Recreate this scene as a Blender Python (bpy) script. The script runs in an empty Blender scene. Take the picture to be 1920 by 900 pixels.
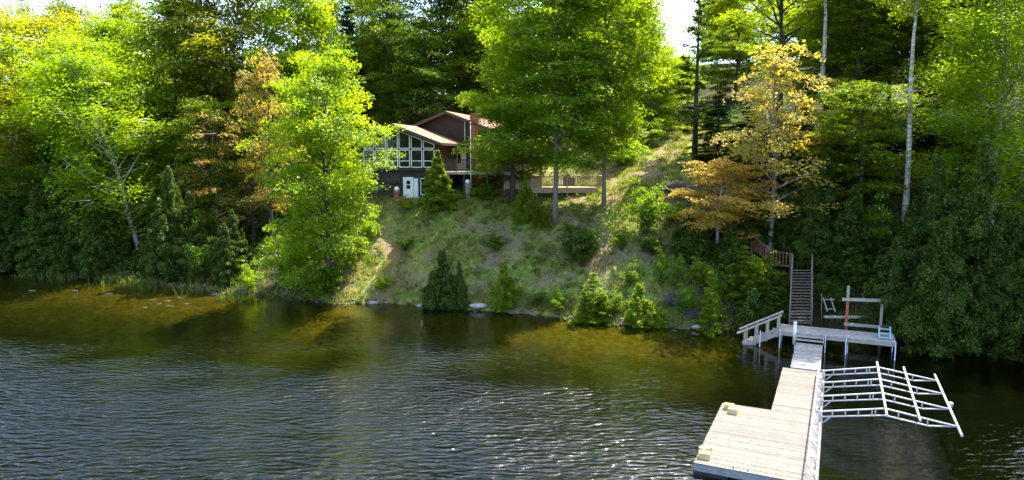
import bpy, math, random
import numpy as np
from mathutils import Vector, Matrix

random.seed(7)
rng = np.random.default_rng(11)
R = math.radians
S = bpy.context.scene
C = S.collection

# ------------------------------------------------------------------ camera
F, CU, CV, PITCH, H = 1280.0, 960.0, 450.0, R(6.68), 11.3
cp, sp = math.cos(PITCH), math.sin(PITCH)
cam = bpy.data.cameras.new('camera')
cam.lens = 24; cam.sensor_width = 36; cam.clip_end = 2000; cam.clip_start = 0.1
co = bpy.data.objects.new('camera', cam); C.objects.link(co)
co.location = (0, 0, H); co.rotation_euler = (math.pi/2 - PITCH, 0, 0)
S.camera = co

def ray(u, v):
    a, b = (u-CU)/F, (v-CV)/F
    return Vector((a, cp - b*sp, -sp - b*cp))
def at(u, v, Y):
    d = ray(u, v); return Vector((0, 0, H)) + d*(Y/d.y)
def atz(u, v, z):
    d = ray(u, v); return Vector((0, 0, H)) + d*((z-H)/d.z)

# ------------------------------------------------------------------ world, sun
SUN_AZ, SUN_EL = R(50), R(61)
w = bpy.data.worlds.new('World'); S.world = w; w.use_nodes = True
sky = w.node_tree.nodes.new('ShaderNodeTexSky'); sky.sky_type = 'NISHITA'; sky.sun_disc = False
sky.sun_elevation = SUN_EL; sky.sun_rotation = SUN_AZ; sky.air_density = 1.0; sky.dust_density = 1.3; sky.ozone_density = 1.2
bg = w.node_tree.nodes['Background']; bg.inputs[1].default_value = 0.15
w.node_tree.links.new(sky.outputs[0], bg.inputs[0])
sl = bpy.data.lights.new('sun', 'SUN'); sl.energy = 3.9; sl.angle = R(0.5); sl.color = (1.0, 0.93, 0.80)
so = bpy.data.objects.new('sun', sl); C.objects.link(so)
sdir = Vector((math.sin(SUN_AZ)*math.cos(SUN_EL), math.cos(SUN_AZ)*math.cos(SUN_EL), math.sin(SUN_EL)))
so.rotation_euler = sdir.to_track_quat('Z', 'Y').to_euler(); so.location = (60, 60, 80)
S.view_settings.view_transform = 'Standard'; S.view_settings.look = 'None'
S.view_settings.exposure = 2.25; S.view_settings.gamma = 1.0
S.render.engine = 'CYCLES'
S.cycles.max_bounces = 8; S.cycles.transmission_bounces = 5; S.cycles.transparent_max_bounces = 10
S.cycles.diffuse_bounces = 3; S.cycles.glossy_bounces = 3; S.cycles.caustics_reflective = False
S.cycles.sample_clamp_indirect = 6

# ------------------------------------------------------------------ materials
def mat(name):
    m = bpy.data.materials.new(name); m.use_nodes = True
    nt = m.node_tree; nt.nodes.clear()
    out = nt.nodes.new('ShaderNodeOutputMaterial')
    return m, nt, out
def N(nt, typ, **kw):
    n = nt.nodes.new(typ)
    for k, v in kw.items(): setattr(n, k, v)
    return n
def L(nt, a, b): nt.links.new(a, b)
def ramp(nt, src, stops):
    r = N(nt, 'ShaderNodeValToRGB'); e = r.color_ramp.elements
    while len(e) < len(stops): e.new(0.5)
    for i, (p, c) in enumerate(stops):
        e[i].position = p; e[i].color = (*c, 1)
    L(nt, src, r.inputs[0]); return r.outputs[0]
def noise(nt, vec, scale, detail=4, rough=0.55):
    n = N(nt, 'ShaderNodeTexNoise'); n.inputs['Scale'].default_value = scale
    n.inputs['Detail'].default_value = detail; n.inputs['Roughness'].default_value = rough
    if vec is not None: L(nt, vec, n.inputs['Vector'])
    return n.outputs['Fac']
def objvec(nt, scale=(1, 1, 1), rot=(0, 0, 0)):
    t = N(nt, 'ShaderNodeTexCoord'); m = N(nt, 'ShaderNodeMapping')
    m.inputs['Scale'].default_value = scale; m.inputs['Rotation'].default_value = rot
    L(nt, t.outputs['Object'], m.inputs['Vector']); return m.outputs[0]
def mixc(nt, fac, a, b, mode='MIX'):
    n = N(nt, 'ShaderNodeMix', data_type='RGBA', blend_type=mode)
    if isinstance(fac, (int, float)): n.inputs[0].default_value = fac
    else: L(nt, fac, n.inputs[0])
    for i, x in ((6, a), (7, b)):
        if isinstance(x, tuple): n.inputs[i].default_value = (*x, 1)
        else: L(nt, x, n.inputs[i])
    return n.outputs[2]
def bump(nt, h, strength=0.5, dist=0.05):
    b = N(nt, 'ShaderNodeBump'); b.inputs['Strength'].default_value = strength
    b.inputs['Distance'].default_value = dist; L(nt, h, b.inputs['Height']); return b.outputs[0]

def plain(name, c1, c2=None, rough=0.7, scale=6, stretch=(1, 1, 1), metal=0.0, bmp=0.3, tint=False, dist=0.02):
    m, nt, out = mat(name)
    b = N(nt, 'ShaderNodeBsdfPrincipled'); b.inputs['Roughness'].default_value = rough
    b.inputs['Metallic'].default_value = metal
    c2 = c2 or tuple(x*0.7 for x in c1)
    f = noise(nt, objvec(nt, stretch), scale, 5, 0.6)
    col = ramp(nt, f, [(0.32, c2), (0.68, c1)])
    if tint:
        a = N(nt, 'ShaderNodeAttribute', attribute_name='tint')
        t = ramp(nt, a.outputs['Fac'], [(0.0, (0.68, 0.67, 0.66)), (0.3, (0.88, 0.87, 0.86)), (1.0, (1.05, 1.03, 1.0))])
        col = mixc(nt, 1.0, col, t, 'MULTIPLY')
    L(nt, col, b.inputs['Base Color'])
    if bmp: L(nt, bump(nt, f, bmp, dist), b.inputs['Normal'])
    L(nt, b.outputs[0], out.inputs[0]); return m

def leafmat(name, d1, d2, t1, t2, tr=0.5, gloss=0.022):
    """leaf: diffuse + translucent, two natural leaf colours picked per leaf (attribute tint) and per tree"""
    m, nt, out = mat(name)
    a = N(nt, 'ShaderNodeAttribute', attribute_name='tint')
    oi = N(nt, 'ShaderNodeObjectInfo')
    s = N(nt, 'ShaderNodeMath', operation='MULTIPLY_ADD'); L(nt, oi.outputs['Random'], s.inputs[0]); s.inputs[1].default_value = 0.35
    L(nt, a.outputs['Fac'], s.inputs[2])
    s2 = N(nt, 'ShaderNodeMath', operation='SUBTRACT', use_clamp=True); L(nt, s.outputs[0], s2.inputs[0]); s2.inputs[1].default_value = 0.17
    dc = mixc(nt, s2.outputs[0], d1, d2); tc = mixc(nt, s2.outputs[0], t1, t2)
    d = N(nt, 'ShaderNodeBsdfDiffuse'); L(nt, dc, d.inputs[0])
    t = N(nt, 'ShaderNodeBsdfTranslucent'); L(nt, tc, t.inputs[0])
    mx = N(nt, 'ShaderNodeMixShader'); mx.inputs[0].default_value = tr
    L(nt, d.outputs[0], mx.inputs[1]); L(nt, t.outputs[0], mx.inputs[2])
    g = N(nt, 'ShaderNodeBsdfGlossy'); g.inputs['Roughness'].default_value = 0.45
    g.inputs[0].default_value = (0.9, 0.95, 0.8, 1)
    m2 = N(nt, 'ShaderNodeMixShader'); m2.inputs[0].default_value = gloss
    L(nt, mx.outputs[0], m2.inputs[1]); L(nt, g.outputs[0], m2.inputs[2])
    L(nt, m2.outputs[0], out.inputs[0]); return m

LEAF = {
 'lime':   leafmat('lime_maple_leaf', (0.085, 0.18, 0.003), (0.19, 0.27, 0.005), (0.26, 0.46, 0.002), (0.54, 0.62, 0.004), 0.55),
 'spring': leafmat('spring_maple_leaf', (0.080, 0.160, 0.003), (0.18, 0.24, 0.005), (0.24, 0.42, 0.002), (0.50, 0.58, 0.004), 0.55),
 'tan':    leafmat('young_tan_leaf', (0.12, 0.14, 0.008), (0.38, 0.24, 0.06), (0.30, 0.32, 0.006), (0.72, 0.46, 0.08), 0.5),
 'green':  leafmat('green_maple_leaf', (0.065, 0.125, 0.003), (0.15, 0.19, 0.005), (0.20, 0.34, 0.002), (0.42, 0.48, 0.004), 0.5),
 'olive':  leafmat('olive_leaf', (0.085, 0.12, 0.004), (0.17, 0.18, 0.006), (0.24, 0.30, 0.003), (0.45, 0.43, 0.005), 0.5),
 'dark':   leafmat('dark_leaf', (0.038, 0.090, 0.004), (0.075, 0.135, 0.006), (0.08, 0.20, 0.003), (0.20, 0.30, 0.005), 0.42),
 'birch':  leafmat('birch_leaf', (0.13, 0.18, 0.004), (0.24, 0.26, 0.006), (0.36, 0.44, 0.003), (0.62, 0.58, 0.006), 0.55),
 'orange': leafmat('young_orange_leaf', (0.34, 0.25, 0.03), (0.52, 0.34, 0.08), (0.66, 0.48, 0.03), (0.80, 0.56, 0.10), 0.5),
 'yellow': leafmat('young_yellow_leaf', (0.24, 0.22, 0.02), (0.42, 0.31, 0.07), (0.52, 0.46, 0.02), (0.78, 0.58, 0.10), 0.5),
 'cedar':  leafmat('cedar_spray', (0.030, 0.066, 0.006), (0.068, 0.112, 0.008), (0.05, 0.11, 0.004), (0.15, 0.22, 0.006), 0.38, 0.02),
 'cedlit': leafmat('sunlit_cedar_spray', (0.075, 0.14, 0.005), (0.17, 0.24, 0.007), (0.22, 0.36, 0.003), (0.46, 0.54, 0.006), 0.48, 0.02),  # brighter copy of the cedar spray, sunlight painted into its colours
 'spruce': leafmat('spruce_needle', (0.028, 0.055, 0.014), (0.055, 0.080, 0.014), (0.03, 0.07, 0.008), (0.08, 0.12, 0.010), 0.25, 0.02),
 'shrub':  leafmat('shrub_leaf', (0.055, 0.14, 0.005), (0.14, 0.22, 0.007), (0.16, 0.34, 0.003), (0.36, 0.50, 0.006), 0.5),
 'lilac':  leafmat('lilac_blossom', (0.16, 0.13, 0.18), (0.26, 0.22, 0.29), (0.15, 0.13, 0.16), (0.22, 0.19, 0.23), 0.35),
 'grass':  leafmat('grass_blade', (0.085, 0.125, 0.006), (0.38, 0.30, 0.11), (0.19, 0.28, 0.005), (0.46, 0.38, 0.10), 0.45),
 'weed':   leafmat('weed_leaf', (0.05, 0.12, 0.005), (0.12, 0.18, 0.008), (0.14, 0.28, 0.004), (0.28, 0.40, 0.008), 0.5),
 'reed':   leafmat('reed_blade', (0.04, 0.10, 0.006), (0.16, 0.17, 0.04), (0.08, 0.20, 0.006), (0.24, 0.26, 0.04), 0.45),
}
BARK = plain('grey_bark', (0.20, 0.18, 0.155), (0.09, 0.08, 0.07), 0.9, 5, (3, 3, 0.7), bmp=0.8, dist=0.03)
DBARK = plain('dark_bark', (0.075, 0.063, 0.05), (0.03, 0.026, 0.022), 0.9, 5, (3, 3, 0.7), bmp=0.8, dist=0.03)
GBARK = plain('pale_grey_bark', (0.36, 0.33, 0.30), (0.19, 0.17, 0.15), 0.9, 5, (3, 3, 0.8), bmp=0.6, dist=0.03)
WBARK = plain('birch_bark', (0.72, 0.69, 0.63), (0.16, 0.14, 0.12), 0.7, 2.2, (1, 1, 3.5), bmp=0.3)

# ------------------------------------------------------------------ mesh helpers
INV = {}
def tag(o, label=None, cat=None, group=None, kind=None):
    if label: o['label'] = label
    if cat: o['category'] = cat
    if group: o['group'] = group
    if kind: o['kind'] = kind
    return o
def thing(name, loc, label, cat, group=None, rotz=0.0):
    o = bpy.data.objects.new(name, None); C.objects.link(o)
    o.empty_display_size = 0.2
    o.location = loc; o.rotation_euler = (0, 0, rotz)
    INV[o.name] = (Matrix.Translation(Vector(loc)) @ Matrix.Rotation(rotz, 4, 'Z')).inverted()
    return tag(o, label, cat, group)
def link(name, me, parent=None):
    o = bpy.data.objects.new(name, me); C.objects.link(o)
    if parent is not None:
        o.parent = parent
        INV[o.name] = INV.get(parent.name, Matrix.Identity(4))
    return o
def quads_mesh(name, V, m, tint=None, k=4):
    """V: (n,k,3) faces without shared vertices"""
    n = len(V); me = bpy.data.meshes.new(name)
    me.vertices.add(n*k); me.vertices.foreach_set('co', np.ascontiguousarray(V, dtype=np.float32).ravel())
    me.loops.add(n*k); me.loops.foreach_set('vertex_index', np.arange(n*k, dtype=np.int32))
    me.polygons.add(n); me.polygons.foreach_set('loop_start', np.arange(0, n*k, k, dtype=np.int32))
    try: me.polygons.foreach_set('loop_total', np.full(n, k, dtype=np.int32))
    except Exception: pass
    if tint is not None:
        a = me.attributes.new('tint', 'FLOAT', 'FACE'); a.data.foreach_set('value', np.asarray(tint, dtype=np.float32))
    me.update(calc_edges=True); me.materials.append(m); return me

class MB:
    def __init__(s, local=False): s.v = []; s.f = []; s.t = []; s.local = local; s.cur = 0.5; s.smooth = False
    def add(s, vs, fs):
        o = len(s.v); s.v += [tuple(x) for x in vs]
        for f in fs: s.f.append(tuple(i+o for i in f)); s.t.append(s.cur)
    def box(s, c, d, ax=None):
        c = Vector(c); X, Yv, Z = ax or (Vector((1, 0, 0)), Vector((0, 1, 0)), Vector((0, 0, 1)))
        hx, hy, hz = X*d[0]/2, Yv*d[1]/2, Z*d[2]/2
        vs = [c + a*hx + b*hy + e*hz for e in (-1, 1) for b in (-1, 1) for a in (-1, 1)]
        s.add(vs, [(0, 2, 3, 1), (4, 5, 7, 6), (0, 1, 5, 4), (2, 6, 7, 3), (0, 4, 6, 2), (1, 3, 7, 5)])
    def beam(s, p, q, wd, ht, up=(0, 0, 1)):
        p, q = Vector(p), Vector(q); Yv = (q-p); ln = Yv.length; Yv = Yv/ln
        X = Yv.cross(Vector(up))
        if X.length < 1e-4: X = Yv.cross(Vector((1, 0, 0)))
        X.normalize(); Z = X.cross(Yv); s.box((p+q)/2, (wd, ln, ht), (X, Yv, Z))
    def tube(s, pts, rad, n=8, cap=True):
        s.smooth = True
        pts = [Vector(p) for p in pts]
        if not isinstance(rad, (list, tuple)): rad = [rad]*len(pts)
        vs = []; px = None
        for i, p in enumerate(pts):
            d = (pts[min(i+1, len(pts)-1)] - pts[max(i-1, 0)]).normalized()
            if px is None:
                px = d.cross(Vector((0.13, 0.2, 1)))
                if px.length < 0.05: px = d.cross(Vector((1, 0, 0)))
            px = (px - d*px.dot(d)).normalized(); py = d.cross(px)
            for k in range(n):
                a = 2*math.pi*k/n; vs.append(p + px*(math.cos(a)*rad[i]) + py*(math.sin(a)*rad[i]))
        fs = [(i*n+k, i*n+(k+1) % n, (i+1)*n+(k+1) % n, (i+1)*n+k) for i in range(len(pts)-1) for k in range(n)]
        if cap: fs += [tuple(range(n))[::-1], tuple(range((len(pts)-1)*n, len(pts)*n))]
        s.add(vs, fs)
    def prism(s, poly, ext):
        """poly: list of points in a plane; ext: extrusion vector"""
        e = Vector(ext); n = len(poly); vs = [Vector(p) for p in poly] + [Vector(p)+e for p in poly]
        s.add(vs, [tuple(range(n)), tuple(range(2*n-1, n-1, -1))] + [((i+1) % n, i, n+i, n+(i+1) % n) for i in range(n)])
    def ball(s, c, r, n=12, sc=(1, 1, 1), jit=0.0):
        s.smooth = True; c = Vector(c); vs = []; m = n//2
        for i in range(1, m):
            th = math.pi*i/m
            for k in range(n):
                ph = 2*math.pi*k/n; j = 1 + random.uniform(-jit, jit)
                vs.append(c + Vector((math.sin(th)*math.cos(ph)*sc[0], math.sin(th)*math.sin(ph)*sc[1], math.cos(th)*sc[2]))*r*j)
        a = len(vs); vs += [c + Vector((0, 0, r*sc[2])), c - Vector((0, 0, r*sc[2]))]
        fs = [(i*n+k, (i+1)*n+k, (i+1)*n+(k+1) % n, i*n+(k+1) % n) for i in range(m-2) for k in range(n)]
        fs += [(a, k, (k+1) % n) for k in range(n)] + [(a+1, (m-2)*n+(k+1) % n, (m-2)*n+k) for k in range(n)]
        s.add(vs, fs)
    def mesh(s, name, m, inv=None):
        vs = s.v if (s.local or inv is None) else [tuple(inv @ Vector(x)) for x in s.v]
        me = bpy.data.meshes.new(name); me.from_pydata(vs, [], s.f); me.materials.append(m)
        a = me.attributes.new('tint', 'FLOAT', 'FACE'); a.data.foreach_set('value', np.asarray(s.t, dtype=np.float32))
        if s.smooth:
            for p in me.polygons: p.use_smooth = len(p.vertices) == 4 or len(p.vertices) == 3
        me.update(); return me
    def build(s, name, m, parent=None):
        return link(name, s.mesh(name, m, INV.get(parent.name) if parent is not None else None), parent)

# ------------------------------------------------------------------ terrain
shore_px = [(-40, 498), (60, 512), (200, 524), (330, 538), (420, 548), (520, 556), (640, 570), (720, 567), (800, 573),
            (860, 579), (930, 583), (1000, 589), (1060, 596), (1150, 606), (1250, 614), (1350, 621), (1440, 622), (1520, 612), (1600, 622),
            (1700, 640), (1800, 655), (1900, 675), (1980, 690)]
sh = [atz(u, v, 0) for u, v in shore_px]
sx = np.array([-400, -110] + [p.x for p in sh] + [60, 120, 400]); sy = np.array([95, 78] + [p.y for p in sh] + [25, 12, -20])
o_ = np.argsort(sx); sx, sy = sx[o_], sy[o_]
def lerp(x, xs, ys): return np.interp(x, xs, ys)
def terrain(x, y):
    x = np.asarray(x, float); y = np.asarray(y, float)
    d = (y - lerp(x, sx, sy))*0.97
    k = lerp(x, [-45, -26, -17, -12, 0, 8, 16, 22, 30], [0.16, 0.16, 0.5, 0.86, 0.84, 0.74, 0.74, 0.76, 0.72])
    T = lerp(x, [-40, -22, -14, -9, -3, 0.5, 4, 7.5, 9.5, 13, 20, 30], [3.0, 5.0, 7.3, 7.75, 8.1, 7.5, 6.6, 6.8, 7.9, 9.8, 10.5, 10.0])
    d1 = T/k
    s2 = lerp(x, [-40, -20, -15, -1, 3, 8, 14, 30], [0.28, 0.22, 0.06, 0.08, 0.20, 0.30, 0.26, 0.30])
    e = np.maximum(d - d1, 0)
    z = np.minimum(k*d, T) + s2*np.minimum(e, 11) + 0.27*np.maximum(e-11, 0)*(1/(1+np.maximum(e-11, 0)/260))
    # soft crest
    q = np.clip(1 - np.abs(d-d1)/3.0, 0, 1); z = z - 0.22*q*q*(k-s2)*1.6
    u = np.clip(-d, 0, None)
    ku = lerp(x, [-40, -15, 5, 12, 20], [0.055, 0.07, 0.085, 0.16, 0.4])
    zu = -0.12 - ku*u - 0.006*u*u; zu = np.maximum(zu, -5.0)
    bumps = 0.10*np.sin(1.7*x+0.9*y)*np.sin(1.1*y-0.6*x) + 0.07*np.sin(3.1*x-1.3*y+1)*np.sin(2.3*y+0.7*x)
    z = np.where(d > 0, z + 0.10 + bumps*np.clip(d/3, 0, 1), zu + 0.4*bumps*np.clip(u/3, 0, 1))
    t = np.clip((d+0.5)/1.0, 0, 1); return z
def tz(x, y): return float(terrain(x, y))
def ground(u, v):
    d = ray(u, v); o = Vector((0, 0, H)); t = 15.0
    while t < 200:
        p = o + d*t
        if p.z <= tz(p.x, p.y): break
        t += 0.1
    p = o + d*t; p.z = tz(p.x, p.y); return p

xs = np.concatenate([np.linspace(-420, -72, 20), np.arange(-70, 60, 0.45), np.linspace(62, 420, 20)])
ys = np.concatenate([np.linspace(-300, 18, 16), np.arange(20, 84, 0.40), np.linspace(85, 150, 40), np.linspace(158, 520, 24)])
GX, GY = np.meshgrid(xs, ys); GZ = terrain(GX, GY) + rng.normal(0, 0.03, GX.shape)
nx, ny = len(xs), len(ys)
V = np.stack([GX, GY, GZ], -1).reshape(-1, 3)
idx = np.arange(nx*ny).reshape(ny, nx)
Fq = np.stack([idx[:-1, :-1], idx[:-1, 1:], idx[1:, 1:], idx[1:, :-1]], -1).reshape(-1, 4)
me = bpy.data.meshes.new('ground')
me.vertices.add(len(V)); me.vertices.foreach_set('co', V.astype(np.float32).ravel())
me.loops.add(len(Fq)*4); me.loops.foreach_set('vertex_index', Fq.astype(np.int32).ravel())
me.polygons.add(len(Fq)); me.polygons.foreach_set('loop_start', np.arange(0, len(Fq)*4, 4, dtype=np.int32))
me.polygons.foreach_set('use_smooth', np.ones(len(Fq), dtype=bool)); me.update(calc_edges=True)
# natural cover: open bank (grass and straw) or forest litter; lake bed painted darker with depth in place of water absorption
D = (GY - lerp(GX, sx, sy)).ravel()
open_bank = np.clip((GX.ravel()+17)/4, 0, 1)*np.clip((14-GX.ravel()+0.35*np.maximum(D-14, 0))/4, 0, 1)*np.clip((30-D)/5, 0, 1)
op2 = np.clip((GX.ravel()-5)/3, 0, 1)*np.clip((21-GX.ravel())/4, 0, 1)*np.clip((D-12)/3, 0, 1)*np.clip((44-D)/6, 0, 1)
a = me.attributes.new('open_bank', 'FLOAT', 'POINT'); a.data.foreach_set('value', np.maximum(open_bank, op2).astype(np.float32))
a = me.attributes.new('depth', 'FLOAT', 'POINT'); a.data.foreach_set('value', (-V[:, 2]).astype(np.float32))

m, nt, out = mat('bank_ground')
b = N(nt, 'ShaderNodeBsdfPrincipled'); b.inputs['Roughness'].default_value = 0.95; b.inputs['Specular IOR Level'].default_value = 0.1
ov = objvec(nt)
n1, n2, n3 = noise(nt, ov, 0.35, 5, 0.65), noise(nt, ov, 2.2, 6, 0.7), noise(nt, ov, 9, 4, 0.7)
grass = ramp(nt, n2, [(0.30, (0.055, 0.105, 0.012)), (0.48, (0.12, 0.165, 0.025)), (0.62, (0.24, 0.22, 0.065)), (0.78, (0.42, 0.33, 0.15))])
dirt = ramp(nt, n3, [(0.3, (0.10, 0.075, 0.045)), (0.7, (0.30, 0.22, 0.13))])
gd = mixc(nt, ramp(nt, n1, [(0.46, (0, 0, 0)), (0.60, (1, 1, 1))]), grass, dirt)
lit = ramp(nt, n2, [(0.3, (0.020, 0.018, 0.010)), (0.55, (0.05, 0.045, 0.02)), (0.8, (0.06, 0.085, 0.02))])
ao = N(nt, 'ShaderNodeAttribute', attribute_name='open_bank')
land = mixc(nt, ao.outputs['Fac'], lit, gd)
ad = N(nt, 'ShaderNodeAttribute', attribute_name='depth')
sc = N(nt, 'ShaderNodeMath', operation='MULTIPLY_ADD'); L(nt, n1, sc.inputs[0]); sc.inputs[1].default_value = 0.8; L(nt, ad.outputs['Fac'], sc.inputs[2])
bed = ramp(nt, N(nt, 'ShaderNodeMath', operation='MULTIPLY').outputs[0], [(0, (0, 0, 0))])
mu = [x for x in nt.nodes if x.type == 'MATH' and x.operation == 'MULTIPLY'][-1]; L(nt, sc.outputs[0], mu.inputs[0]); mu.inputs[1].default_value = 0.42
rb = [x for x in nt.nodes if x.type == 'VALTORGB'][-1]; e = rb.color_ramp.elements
e[0].position = 0.0; e[0].color = (0.20, 0.15, 0.07, 1); e[1].color = (0.004, 0.006, 0.002, 1)  # sand and silt tones, with the light lost in deep water painted in
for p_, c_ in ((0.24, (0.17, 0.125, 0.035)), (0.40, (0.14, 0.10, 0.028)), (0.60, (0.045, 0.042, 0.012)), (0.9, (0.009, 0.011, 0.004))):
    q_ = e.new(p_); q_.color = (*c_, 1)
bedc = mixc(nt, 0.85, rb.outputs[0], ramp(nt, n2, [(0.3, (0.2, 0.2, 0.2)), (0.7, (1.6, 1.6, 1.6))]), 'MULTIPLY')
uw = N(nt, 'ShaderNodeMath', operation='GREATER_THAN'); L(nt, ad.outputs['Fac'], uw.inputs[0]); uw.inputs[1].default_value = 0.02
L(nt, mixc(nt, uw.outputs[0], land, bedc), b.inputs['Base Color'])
L(nt, bump(nt, n2, 0.9, 0.15), b.inputs['Normal']); L(nt, b.outputs[0], out.inputs[0])
me.materials.append(m)
tag(link('ground', me), kind='structure')

# ------------------------------------------------------------------ water
m, nt, out = mat('lake_water')
v1 = objvec(nt, (1.5, 3.9, 1), (0, 0, R(-6))); v2 = objvec(nt, (0.35, 0.75, 1), (0, 0, R(10))); v3 = objvec(nt)
w1 = noise(nt, v1, 1.0, 1.5, 0.45); w2 = noise(nt, v2, 0.9, 1, 0.5); w3 = noise(nt, objvec(nt, (3.2, 8.0, 1), (0, 0, R(4))), 1.0, 3, 0.6)
calm = ramp(nt, noise(nt, objvec(nt, (0.07, 0.12, 1)), 1.0, 2, 0.5), [(0.36, (0.3, 0.3, 0.3)), (0.62, (1.15, 1.15, 1.15))])
sepx = N(nt, 'ShaderNodeSeparateXYZ'); L(nt, v3, sepx.inputs[0])
mr = N(nt, 'ShaderNodeMapRange'); L(nt, sepx.outputs['X'], mr.inputs[0])
mr.inputs[1].default_value = -3; mr.inputs[2].default_value = 10; mr.inputs[3].default_value = 1.0; mr.inputs[4].default_value = 0.12
def mth(op, a, b_):
    n = N(nt, 'ShaderNodeMath', operation=op)
    for i, x in enumerate((a, b_)):
        if isinstance(x, (int, float)): n.inputs[i].default_value = x
        else: L(nt, x, n.inputs[i])
    return n.outputs[0]
hsum = mth('ADD', mth('ADD', w1, mth('MULTIPLY', w2, 0.8)), mth('MULTIPLY', w3, 0.28))
my = N(nt, 'ShaderNodeMapRange'); L(nt, sepx.outputs['Y'], my.inputs[0])
my.inputs[1].default_value = 23; my.inputs[2].default_value = 44; my.inputs[3].default_value = 1.75; my.inputs[4].default_value = 0.13
hh = mth('MULTIPLY', hsum, mth('MULTIPLY', calm, mth('MULTIPLY', my.outputs[0], mr.outputs[0])))
bn = bump(nt, hh, 1.0, 0.27)
fr = N(nt, 'ShaderNodeFresnel'); fr.inputs[0].default_value = 1.8; L(nt, bn, fr.inputs['Normal'])
tr = N(nt, 'ShaderNodeBsdfTransparent'); tr.inputs[0].default_value = (0.60, 0.64, 0.28, 1)
gl = N(nt, 'ShaderNodeBsdfGlossy'); gl.inputs['Roughness'].default_value = 0.03; L(nt, bn, gl.inputs['Normal'])
df = N(nt, 'ShaderNodeBsdfDiffuse'); df.inputs[0].default_value = (0.022, 0.032, 0.006, 1)
tb = N(nt, 'ShaderNodeMixShader'); tb.inputs[0].default_value = 0.055; L(nt, tr.outputs[0], tb.inputs[1]); L(nt, df.outputs[0], tb.inputs[2])
mx = N(nt, 'ShaderNodeMixShader'); L(nt, fr.outputs[0], mx.inputs[0]); L(nt, tb.outputs[0], mx.inputs[1]); L(nt, gl.outputs[0], mx.inputs[2])
L(nt, mx.outputs[0], out.inputs[0])
wb = MB(); wb.add([(-420, -300, 0), (420, -300, 0), (420, 130, 0), (-420, 130, 0)], [(0, 1, 2, 3)])
tag(wb.build('lake_water', m), kind='structure')

# ------------------------------------------------------------------ foliage generators
def unit(a): return a/np.maximum(np.linalg.norm(a, axis=-1, keepdims=True), 1e-9)
def leaf_quads(c, n, ln, wd, t=None, g=rng):
    k = len(c); n = unit(n)
    if t is None: t = g.normal(size=(k, 3))
    t = unit(t - n*np.sum(t*n, -1, keepdims=True)); b_ = np.cross(n, t)
    ln = (ln*g.uniform(0.5, 1.45, (k, 1)))/2; wd = (wd*g.uniform(0.5, 1.45, (k, 1)))/2
    fold = n*wd*0.35
    return np.stack([c+t*ln, c+b_*wd+fold, c-t*ln, c-b_*wd+fold], 1)

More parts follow.
